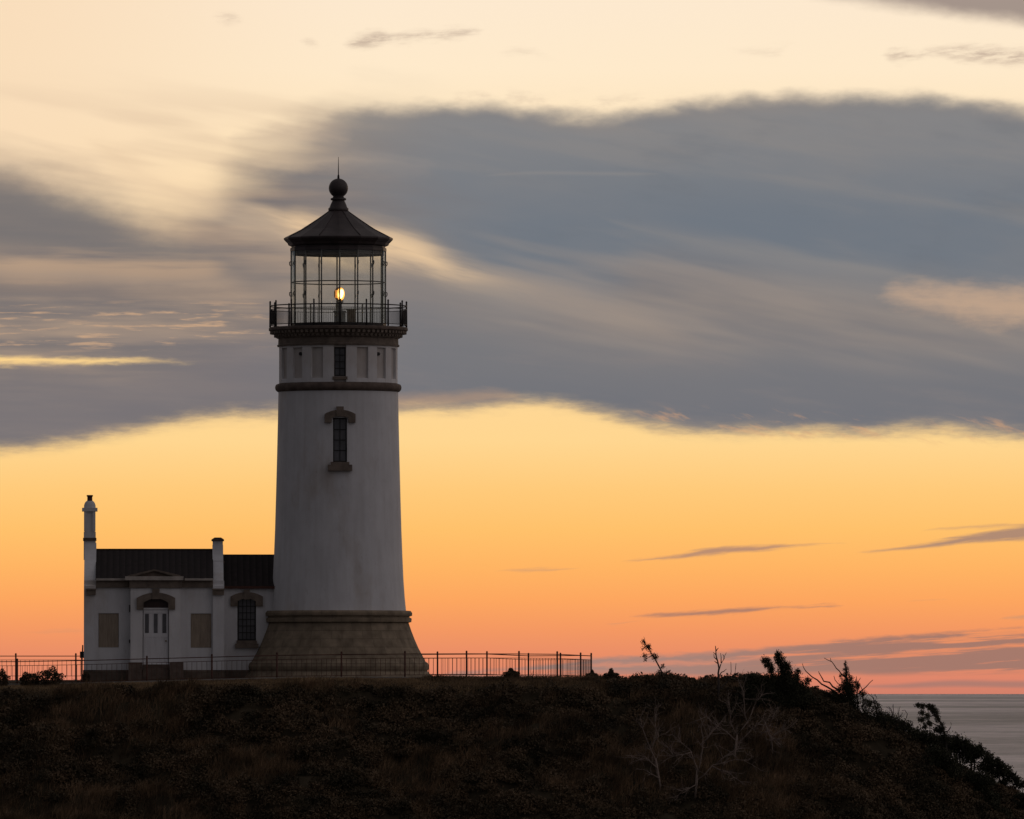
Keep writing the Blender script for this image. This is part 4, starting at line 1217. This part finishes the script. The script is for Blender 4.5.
def in_ellipsoids(ells, density, y0, yr=None):
    """leaf centres in ellipsoids given as picture-measured (px, py, rx, ry); clumped with gaps"""
    out = []
    s = (y0 - CAM_Y) / FPX
    for (cx, cy, rx0, ry0) in ells:
        x, _, z = W(cx, cy, y0)
        rx, rz = rx0 * s, ry0 * s
        ryy = max(0.22, 0.8 * min(rx, rz) + .1) if yr is None else yr
        n = int(density / 100 * 23 * rx0 * ry0) + 20
        nsub = max(5, int(n / 26))
        d = rand_dirs(nsub) * (rng.uniform(0.1, 1, nsub) ** (1 / 2.2))[:, None]
        sub_c = d * np.array((rx, ryy, rz)) + np.array((x, y0, z))
        sr = min(0.42 * min(rx, rz) + .03, .24)
        k = rng.integers(0, nsub, n)
        out.append(sub_c[k] + rng.normal(size=(n, 3)) * sr * 0.6)
    return np.concatenate(out)

def depth_at(px_, py_):
    """distance at which the slope is met in a measured direction"""
    for y in np.arange(-9.5, -40, -0.1):
        x, _, z = W(px_, py_, y)
        if z >= float(ground(np.array([x]), np.array([y]))[0]): return y
    return -14.0

# --- short dry grass along the brow, rough grass and low scrub over the slope (nobody could count these)
def blades(bx, by, bz, h, w, lean, curl):
    n = len(bx)
    t = rng.uniform(0, 2 * PI, n)
    side = np.stack([np.cos(t), np.sin(t), np.zeros(n)], 1) * (w / 2)[:, None]
    base = np.stack([bx, by, bz], 1)
    ld = np.stack([lean[0] + rng.normal(0, .35, n), lean[1] + rng.normal(0, .35, n), np.zeros(n)], 1)
    mid = base + ld * (h * .25)[:, None] + np.array((0, 0, 1)) * (h * .55)[:, None]
    tip = base + ld * (h * .8)[:, None] * curl + np.array((0, 0, 1)) * (h * .92)[:, None]
    v = np.stack([base - side, base + side, mid + side * .8, mid - side * .8, tip], 1).reshape(-1, 3)
    k = np.arange(n) * 5
    return v, np.stack([k, k + 1, k + 2, k + 3], 1), np.stack([k + 3, k + 2, k + 4], 1)

def grass_patch(name, xr, yr, n_t, per, h0, h1, spread, w, mat_, mask=None, lean=(.25, -.1)):
    tx = rng.uniform(*xr, n_t); ty = rng.uniform(*yr, n_t)
    if mask is not None:
        k = mask(tx, ty); tx, ty = tx[k], ty[k]
    n_t = len(tx)
    hh = rng.uniform(h0, h1, n_t) * (0.7 + 0.9 * np.clip(fbm(tx / 1.3, ty / 1.3, 40) + .5, 0, 1))
    bx = np.repeat(tx, per) + rng.normal(0, spread, n_t * per)
    by = np.repeat(ty, per) + rng.normal(0, spread, n_t * per)
    h = np.repeat(hh, per) * rng.uniform(.55, 1.15, n_t * per)
    bz = ground(bx, by) - .03
    v, q, t = blades(bx, by, bz, h, np.full(len(bx), w), lean, 1.2)
    return np_mesh(name, v, quads=q, tris=t, material=mat_)

o = grass_patch('lawn', (-26, 5), (-12.6, -10.25), 6500, 16, .05, .15, .10, .020, M['lawn'])
tag(o, 'short dry grass along the brow in front of the fence', 'grass', kind='stuff')
o = grass_patch('fence_grass', (-3.6, 3.4), (-11.6, -9.3), 800, 18, .08, .24, .10, .020, M['grass'])
tag(o, 'longer grass hiding the fence foot right of the tower', 'grass', kind='stuff')
o = grass_patch('grass', (-26, 23), (-26, -12.2), 11000, 22, .22, .55, .13, .024, M['grass'],
                mask=lambda x, y: (fbm(x / 3.5, y / 3.5, 70) - .5 * (x > 12 + 2 * vnoise(y, x, 5))) > 0.0)
tag(o, 'rough brown tussock grass over the dark slope', 'grass', kind='stuff')
o = grass_patch('brow_grass', (3.2, 14), (-12.4, -2), 2900, 18, .12, .34, .12, .020, M['grass'])
tag(o, 'tufty grass on the skyline right of the fence', 'grass', kind='stuff')

nb = 8600
bx = np.where(rng.uniform(0, 1, nb) < .78, rng.uniform(-26, 23, nb), rng.uniform(9, 23, nb)); by = np.where(bx > 4, rng.uniform(-27, -4.0, nb), rng.uniform(-27, -12.6, nb))
keep = (fbm(bx / 3.5, by / 3.5, 70) - .5 * (bx > 11.5)) < 0.09
bx, by = bx[keep], by[keep]
br = rng.uniform(.20, .60, len(bx)) * (0.8 + .8 * np.clip(fbm(bx / 2.2, by / 2.2, 90) + .2, 0, 1))
br = np.where((bx > 11.5) & (by > -12.5), br * .6, br)
br = np.where(bx > 9, np.maximum(br, .27), br)
k_ = 110                         # taller rounded bushes that break up the crest
bx = np.concatenate([bx, rng.uniform(3.4, 14, k_), rng.uniform(-26, 3, 40)]); by = np.concatenate([by, rng.uniform(-12.6, -9.0, k_), rng.uniform(-13.4, -12.6, 40)])
br = np.concatenate([br, rng.uniform(.22, .46, k_), rng.uniform(.25, .42, 40)])
cs = []
for x, y, r in zip(bx, by, br):
    n = int(250 * (r / .5) ** 1.5) + 30
    d = rand_dirs(n); d[:, 2] = np.abs(d[:, 2]) * .9
    rad = rng.uniform(.35, 1, n) ** .5
    lump = 1 + .28 * np.sin(d[:, 0] * 5 + x * 3) * np.sin(d[:, 2] * 6 + y)
    cs.append(np.stack([x + d[:, 0] * r * rad * lump, y + d[:, 1] * r * rad * lump, np.zeros(n) + d[:, 2] * r * rad * lump * .85], 1))
    cs[-1][:, 2] += ground(np.array([x]), np.array([y]))[0] - .05
cs = np.concatenate(cs)
o = leaves_obj('scrub', cs, .048, M['salal'], aspect=1.6)
tag(o, 'low dark scrub covering the hillside', 'scrub', kind='stuff')

# the same scrub carries on over the parts of the headland outside the photograph
nb = 3600
bx = rng.uniform(-60, 45, nb); by = rng.uniform(-58, 14, nb)
keep = ((bx < -26) & (by < -11)) | (bx > 22.5) | ((by < -27) & (bx > -60))
bx, by = bx[keep], by[keep]
nl = 70
d = rand_dirs(len(bx) * nl); d[:, 2] = np.abs(d[:, 2])
rr = np.repeat(rng.uniform(.4, 1.0, len(bx)), nl) * rng.uniform(.4, 1, len(bx) * nl) ** .5
c = np.stack([np.repeat(bx, nl) + d[:, 0] * rr, np.repeat(by, nl) + d[:, 1] * rr, np.repeat(ground(bx, by), nl) + d[:, 2] * rr * .8 - .05], 1)
o = leaves_obj('scrub', c, .12, M['salal'], aspect=1.6)
tag(o, 'low dark scrub covering the rest of the headland', 'scrub', kind='stuff')

# --- single plants
def branch(mb, a, d, length, r, depth, jit=.5, gens=(3, 4), up=.15, sides=5):
    """recursive bare branches"""
    a = np.array(a, float); d = np.array(d, float); d /= np.linalg.norm(d)
    p = [a]; n = 5
    dd = d.copy()
    for i in range(n):
        dd = dd + rng.normal(0, .16, 3) + np.array((0, 0, up * .15)); dd /= np.linalg.norm(dd)
        p.append(p[-1] + dd * length / n)
    mb.tube(p, r, r * .45, sides)
    if depth:
        for i in range(rng.integers(*gens) + 1):
            j = rng.integers(1, n + 1)
            nd_ = dd + rng.normal(0, jit, 3) * np.array((1, .7, .8)) + np.array((0, 0, up))
            branch(mb, p[j], nd_, length * rng.uniform(.4, .75), r * .55, depth - 1, jit, gens, up, max(3, sides - 1))

def pxpath(pts, y): return [W(a, b_, y) for a, b_ in pts]

def wiggle(path, amp=.02):
    """resample a measured branch with small kinks"""
    P = np.array(path); out = [P[0]]
    for a, b_ in zip(P[:-1], P[1:]):
        out.append((a + b_) / 2 + rng.normal(0, amp, 3)); out.append(b_ + rng.normal(0, amp * .6, 3))
    return out

def rooted(path):
    """carry the foot of a path down into the ground"""
    x, y, z = path[0]
    g = float(ground(np.array([x]), np.array([y]))[0]) - .15
    return ([(x, y, g)] if g < z - .05 else []) + list(path)

# round bushes by the left of the fence and on the brow
bn = 0
for (cx_, cy_, r_, lab) in ((51, 677, 9.5, 'round dark bush in front of the fence, left of the building'),
                            (29, 680, 7.5, 'smaller round bush at the fence foot, left of the rounder dark bush'),
                            (0, 678, 8, 'bush cut by the left edge of the picture'),
                            (86, 676, 4, 'tiny dark bush against the corner of the white building'),
                            (511, 676, 7, 'bushy tuft in front of the fence right of the tower'),
                            (611, 676, 6.5, 'upright dark bush on the skyline just right of the fence end'),
                            (592, 676, 5, 'dark bush at the foot of the end post of the fence')):
    yy = -10.6 if cx_ < 600 else -9.5
    if cx_ == 86: yy = -3.0
    if cx_ == 592: yy = -3.2
    x, _, z = W(cx_, cy_, yy)
    s = (yy - CAM_Y) / FPX
    g = float(ground(np.array([x]), np.array([yy]))[0]) - .05
    sh = tag(empty('bush', (x, yy, g)), lab, 'bush', 'small bushes along the fence')
    top = z + r_ * s
    hgt = max(.3, top - g)
    n = 2600
    d = rand_dirs(n); rad = rng.uniform(.2, 1, n) ** .45
    lump = 1 + .18 * np.sin(d[:, 0] * 6 + cx_) + .12 * np.sin(d[:, 2] * 7)
    c = np.stack([x + d[:, 0] * r_ * s * (1.45 if cx_ < 60 else 1.05) * rad * lump, yy + d[:, 1] * r_ * s * rad, g + hgt * .5 + d[:, 2] * hgt * .5 * rad * lump], 1)
    leaves_obj('foliage', c, .034, M['salal'], sh, (x, yy, g), 1.8, up=.4)
    stm = MB()
    for q in range(4): branch(stm, (x, yy, g), (rng.normal(0, .5), rng.normal(0, .3), 1), hgt * .7, .018, 1)
    stm.build('stem', M['bark'], sh)

def tree_obj(name, base, lab, cat, group=None):
    g = float(ground(np.array([base[0]]), np.array([base[1]]))[0]) - .1
    return tag(empty(name, (base[0], base[1], g)), lab, cat, group)

# leaning sapling on the skyline
Yd = -8.0
p = pxpath([(664, 680), (661, 671), (656, 661), (651, 653), (647, 646), (643.5, 639)], Yd)
t1 = tree_obj('sapling', p[0], 'thin leaning sapling with wind-torn tufts on the skyline', 'sapling')
tm = MB().tube(wiggle(rooted(p), .012), .05, .012, 6)
for a, b_ in (((650, 652), (645, 649)), ((648, 648), (641, 648.5)), ((646, 645), (641, 640)), ((645, 642), (644, 636.5)), ((649, 650), (651, 643)), ((652, 655), (646, 659)), ((654, 658), (659, 656)), ((660, 669), (663, 665)), ((652, 654), (645, 655))):
    tm.tube(wiggle(pxpath([a, b_], Yd), .012), .014, .006, 4)
tm.build('trunk', M['bark'], t1)
c = in_ellipsoids([(643, 641.5, 2, 2.4), (646.5, 647.5, 4.2, 2.6), (650, 648, 2, 4), (646.5, 656.5, 3, 2.6), (652.5, 656.5, 3.6, 3), (656.5, 658, 2.4, 1.6), (662.5, 666.5, 2, 1.6), (645.8, 660, 1.8, 1.4), (661, 673, 4, 2), (666, 675, 6, 4)], 60, Yd, .12)
leaves_obj('foliage', c, 0.039, M['pine'], t1, ORIGIN[t1.name], 3.2)

# bare snag poking above the brow
Yd = -12.6
t2 = tree_obj('dead_tree', W(718.5, 720, Yd), 'slim bare dead tree standing upright against the sky', 'dead tree', 'dead trees on the slope')
tm = MB().tube(wiggle(rooted(pxpath([(718.5, 735), (719, 700), (719, 680), (718, 668), (716.5, 656), (715.2, 646)], Yd)), .02), .07, .018, 6)
for a in ([(719, 670), (722, 662), (724.5, 657), (726, 653)], [(721, 663), (720.6, 653)], [(717, 660), (713, 654)], [(716.5, 656), (713.5, 652)], [(716, 651), (718.5, 648)], [(718.4, 664), (714, 661)], [(724, 659), (722.6, 654)],
          [(719, 690), (727, 682), (731, 672), (730.5, 662)], [(728, 680), (735, 673), (736, 663)], [(719, 700), (708, 690), (703, 679)], [(719, 676), (724, 671), (726, 669)], [(719, 710), (728, 700), (733, 690)]):
    tm.tube(wiggle(pxpath(a, Yd), .018), .024, .009, 4)
tm.build('trunk', M['deadwood_dark'], t2)

# tangle of pale dead shrubs low on the slope; main limbs measured, twigs grown
limbs = [
    (-17.2, 'pale dead shrub with forked limbs right of the slim bare tree', (736, 748),
     [[(735, 752), (737, 735), (747, 722), (753, 708), (762, 695)], [(737, 735), (731, 724), (729, 704)], [(747, 722), (744, 706), (742, 690)], [(735, 745), (748, 734), (760, 722), (770, 718)],
      [(757, 724), (770, 726), (775, 712)], [(735, 740), (722, 728), (712, 722)], [(765, 722), (768, 734), (776, 740)]]),
    (-19.0, 'broad pale dead shrub spreading at the foot of the slope', (698, 790),
     [[(695, 797), (697, 770), (690, 750), (672, 735)], [(697, 775), (703, 748), (700, 728), (705, 717)], [(692, 752), (674, 756), (660, 742)], [(700, 745), (712, 732), (720, 722)], [(697, 780), (712, 766), (735, 760), (752, 764)],
      [(712, 766), (728, 772), (740, 782)], [(695, 785), (683, 790), (672, 800)], [(715, 765), (731, 752), (738, 748)]]),
    (-19.6, 'leaning pale dead shrub left of the spreading one', (656, 776),
     [[(660, 785), (656, 760), (646, 738), (640, 718)], [(657, 768), (648, 760), (636, 757)], [(650, 748), (658, 736), (655, 722)], [(659, 778), (645, 770), (643, 785)]]),
    (-18.2, 'low grey dead branches beside the dark pine', (772, 742),
     [[(772, 748), (770, 734), (764, 722), (772, 712)], [(771, 738), (780, 730), (790, 728)], [(770, 730), (758, 736), (750, 742)]])]
for Yd, lab, bpx, ls in limbs:
    Yd = depth_at(*bpx) - .45
    dt = tree_obj('dead_shrub', W(*bpx, Yd), lab, 'dead shrub', 'dead shrubs on the slope')
    tm = MB()
    tm.tube(rooted(pxpath([ls[0][0], ls[0][1]], Yd)), .05, .04, 6)
    for i, l_ in enumerate(ls):
        pth_ = wiggle(pxpath(l_, Yd + rng.normal(0, .2)), .03)
        tm.tube(pth_, .036 if i == 0 else .026, .009, 5)
        for j in range(13):
            k = rng.integers(1, len(pth_)); d = np.array(pth_[k]) - np.array(pth_[k - 1])
            branch(tm, pth_[k], d / np.linalg.norm(d) + rng.normal(0, .6, 3), rng.uniform(.2, .75), .012, 1 + (j % 4 == 0), .7, (1, 3), .2, 4)
    tm.build('trunk', M['deadwood'], dt)

# dense dark pine with two heads
Yd = -13.0
t3 = tree_obj('shore_pine', W(782, 700, Yd), 'dense dark wind-shaped pine with two rounded heads', 'tree', 'wind-shaped evergreens on the brow')
tm = MB().tube(wiggle(rooted(pxpath([(790, 705), (786, 690), (781, 672), (778, 656)], Yd)), .03), .11, .03, 7)
for a in ([(787, 692), (776, 680), (769, 668), (765, 659)], [(789, 698), (797, 685), (798, 673)], [(789, 700), (802, 690), (808, 681)], [(786, 692), (770, 686), (755, 680)]):
    tm.tube(wiggle(pxpath(a, Yd), .03), .05, .015, 5)
tm.build('trunk', M['bark'], t3)
c = in_ellipsoids([(765.5, 660.5, 4.0, 3.0), (768, 664.5, 4.6, 3.4), (771, 671, 2.6, 4), (778, 655, 3.4, 3.4), (780.5, 661.5, 4.6, 4.4), (784, 669, 6, 6), (788, 676, 8, 7), (775, 681, 10, 7), (760, 681, 9, 6), (751, 679, 6, 5), (792, 685, 10, 8), (765, 692, 16, 9),
                   (785, 695, 18, 10), (775, 705, 22, 8), (800, 700, 12, 9), (760, 700, 12, 8), (798.5, 671.5, 2.4, 2.6), (797, 678, 3, 4), (808, 680.5, 3.2, 2.2), (802, 690, 8, 6)], 150, Yd)
leaves_obj('crown', c, 0.043, M['pine'], t3, ORIGIN[t3.name], 3.0, up=.5)

# ragged spruce with long bare limbs
Yd = -11.6
t4 = tree_obj('ragged_spruce', W(848, 708, Yd), 'ragged pointed spruce with long bare limbs reaching left', 'tree', 'wind-shaped evergreens on the brow')
tm = MB().tube(wiggle(rooted(pxpath([(850, 712), (848, 695), (846.5, 678), (845, 660.5)], Yd)), .015), .10, .015, 7)
for a, r_ in (([(849, 706), (840, 696), (832, 690), (822, 683.5), (812, 677), (806, 671), (802, 663.5)], .055), ([(840, 692), (833, 686), (824, 681), (820, 675), (818.3, 671)], .045), ([(847, 678), (841, 673), (836, 668), (831.5, 662), (824, 658)], .03), ([(831.5, 662), (830, 658.5)], .012),
              ([(848, 706), (836, 700), (824, 698), (817, 695), (810, 687)], .05), ([(815, 693), (808, 690)], .02), ([(846, 686), (838, 684), (834, 676)], .025), ([(858, 694), (866, 687), (873, 680.5)], .028), ([(857, 712), (857.5, 695), (856, 676)], .035), ([(846, 690), (853, 683), (856, 679)], .02),
              ([(862, 710), (862, 690), (858, 682)], .025), ([(848, 700), (838, 692), (826, 690)], .022), ([(850, 690), (856, 686), (860, 678)], .016), ([(840, 696), (842, 690)], .016)):
    tm.tube(wiggle(pxpath(a, Yd), .02), r_, .012, 5)
for k in range(46):
    py = rng.uniform(668, 706); sd = rng.choice((-1, 1)); w_ = (py - 660) * .26 * rng.uniform(.5, 1.1)
    a0 = (845.5 + (py - 661) * .07, py)
    tm.tube(wiggle(pxpath([a0, (a0[0] + sd * w_ * .6, py - 1.0), (a0[0] + sd * w_, py - rng.uniform(1, 5))], Yd + rng.normal(0, .05)), .015), .013, .005, 4)
tm.build('trunk', M['bark'], t4)
c = in_ellipsoids([(845.2, 663, .8, 3), (845.6, 669, 1.9, 3.6), (846, 675, 2.6, 4), (846.5, 682, 3.4, 5), (843, 688, 5, 3), (848, 690, 5, 6), (847, 697, 8, 9), (840, 698, 8, 6), (845.5, 684, 5, 6), (852, 689, 5, 8), (833, 692, 4, 2), (854, 700, 6, 6), (857, 686, 2.0, 6), (862, 694, 3, 5), (838, 689, 3, 2), (848, 707, 12, 6), (866, 704, 5, 5), (841, 676, 2.4, 1.6), (851, 678, 1.8, 3)], 120, Yd, .22)
leaves_obj('crown', c, 0.035, M['pine'], t4, ORIGIN[t4.name], 3.4)

# twisted twiggy shrub on the falling edge
Yd = -11.8
t5 = tree_obj('twisted_shrub', W(882, 716, Yd), 'twisted half-bare shrub with curled twigs on the falling edge', 'shrub')
tm = MB()
for a, r_ in (([(878, 722), (876, 710), (874, 700), (871, 694)], .04), ([(876, 708), (873, 698), (868, 693)], .025), ([(874, 702), (876.5, 697), (875, 694), (873.5, 695)], .016), ([(884, 724), (882, 712), (879, 704)], .03), ([(890, 728), (892, 716), (891.5, 709), (888.5, 706.5)], .025), ([(892, 714), (889, 709), (886, 707)], .014),
              ([(899, 730), (905, 720), (907, 714), (905, 710.5), (901, 711)], .022), ([(904, 721), (898, 717), (897, 713)], .012), ([(886, 724), (883, 716), (886, 710)], .016)):
    tm.tube(wiggle(pxpath(a, Yd), .018), r_, .009, 5)
for k in range(16):
    branch(tm, W(rng.uniform(866, 900), rng.uniform(712, 728), Yd), (rng.normal(0, .5), rng.normal(0, .2), 1), rng.uniform(.3, .6), .014, 1, .6, (1, 3), .2, 4)
tm.build('stem', M['bark'], t5)
c = in_ellipsoids([(870, 703, 3, 4), (876, 706, 3.5, 5), (868, 711, 7, 5), (880, 713, 5, 4), (889, 721, 5, 4), (898, 728, 5, 3), (876, 720, 9, 6)], 65, Yd, .25)
leaves_obj('foliage', c, 0.035, M['pine'], t5, ORIGIN[t5.name], 2.4)

# wind-blown tree leaning left over the sea
Yd = -12.2
t6 = tree_obj('windblown_tree', W(944, 745, Yd), 'small wind-blown tree bent to the left against the sea', 'tree', 'wind-shaped evergreens on the brow')
tm = MB().tube(wiggle(rooted(pxpath([(946, 750), (945, 738), (942, 726), (937, 714), (930, 707), (920, 704)], Yd)), .02), .07, .014, 6)
for a in ([(943, 728), (934, 724), (924, 717)], [(944, 734), (935, 730), (926, 727)], [(938, 715), (930, 716), (920, 714)], [(945, 732), (950, 728), (951, 722)]):
    tm.tube(wiggle(pxpath(a, Yd), .02), .026, .01, 5)
tm.build('trunk', M['bark'], t6)
c = in_ellipsoids([(917, 705.5, 3, 2), (922, 706, 4, 2.4), (929, 707.5, 6, 3), (934, 711.5, 4, 3.6), (938, 718, 2.8, 4), (922, 713, 3.4, 2.2), (920.5, 719, 3, 3), (927, 717, 3.4, 2.6), (929, 724, 5, 2.4), (924, 728, 3, 2), (936, 729, 3.5, 3), (942, 728, 3, 6), (944, 738, 6, 6)], 110, Yd, .28)
leaves_obj('crown', c, 0.039, M['pine'], t6, ORIGIN[t6.name], 2.4, up=.3)

# evergreen shrubs stepping down the right edge
steps_ = [
    (-12.6, (958, 752), [(953, 740, 6, 5), (960, 745, 9, 7), (950, 748, 9, 6)], 'low evergreen shrub at the foot of the wind-blown tree'),
    (-12.9, (972, 758), [(968, 746, 6, 5), (976, 751, 8, 6), (968, 756, 10, 7)], 'evergreen shrub one step below the wind-blown tree'),
    (-13.2, (988, 766), [(980, 752, 5, 4), (987, 757, 6, 5), (993, 762, 8, 4), (985, 766, 9, 5)], 'evergreen shrub with a spiky crest halfway down the right edge'),
    (-13.6, (1003, 778), [(1000, 765, 6, 4), (1004, 770, 7, 5), (996, 773, 8, 5), (1010, 775, 5, 3)], 'wide evergreen shrub with flat top above the gap of sea'),
    (-14.2, (1015, 792), [(1012, 779, 8, 3.5), (1022, 784, 9, 4), (1003, 783, 6, 3)], 'evergreen shrub reaching over the gap of sea at the right edge'),
    (-15.0, (1030, 812), [(1022, 796, 8, 3), (1030, 800, 8, 8), (1016, 803, 4, 2.5), (1022, 812, 5, 4)], 'lowest evergreen shrub at the right edge of the picture'),
    (-14.6, (985, 800), [(975, 778, 12, 7), (985, 782, 10, 6), (990, 796, 9, 5), (978, 795, 12, 8)], 'thick evergreen shrub under the spiky one near the right edge'),
    (-14.4, (945, 775), [(935, 752, 10, 6), (945, 760, 12, 7), (930, 765, 12, 8), (952, 770, 10, 7)], 'broad evergreen shrub below the wind-blown tree'),
    (-11.5, (902, 735), [(884, 719, 7, 6), (893, 723, 8, 6), (903, 728, 9, 7), (912, 735, 7, 6)], 'dark evergreen shrub between the twisted shrub and the wind-blown tree'),
    (-12.0, (925, 748), [(917, 735, 9, 6), (928, 739, 10, 7), (938, 743, 9, 7)], 'dense evergreen shrub at the root of the wind-blown tree'),
    (-12.9, (757, 708), [(748, 690, 9, 7), (758, 698, 11, 8), (745, 700, 8, 6)], 'dark evergreen shrub at the left foot of the two-headed pine'),
    (-12.6, (815, 714), [(806, 698, 7, 6), (816, 705, 9, 6), (826, 709, 7, 5)], 'dark evergreen shrub between the two-headed pine and the ragged spruce'),
    (-15.6, (1003, 820), [(995, 806, 7, 4), (1003, 815, 10, 6), (990, 815, 10, 6)], 'evergreen shrub at the bottom right corner left of the gaps')]
for Yd, bpx, el_, lab in steps_:
    Yd = max(Yd, depth_at(*bpx)) - .1
    bp_ = W(*bpx, Yd)
    ts = tree_obj('evergreen_shrub', bp_, lab, 'shrub', 'evergreen shrubs down the right edge')
    tm = MB()
    for (cx_, cy_, rx_, ry_) in el_:
        tm.tube(wiggle([(bp_[0], bp_[1], ORIGIN[ts.name][2]), W((cx_ + bpx[0]) / 2, (cy_ + bpx[1]) / 2 + 2, Yd), W(cx_, cy_, Yd)], .04), .05, .015, 5)
    tm.build('stem', M['bark'], ts)
    c = in_ellipsoids(el_, 120, Yd, .4)
    leaves_obj('foliage', c, 0.043, M['pine'], ts, ORIGIN[ts.name], 2.2, up=.35)
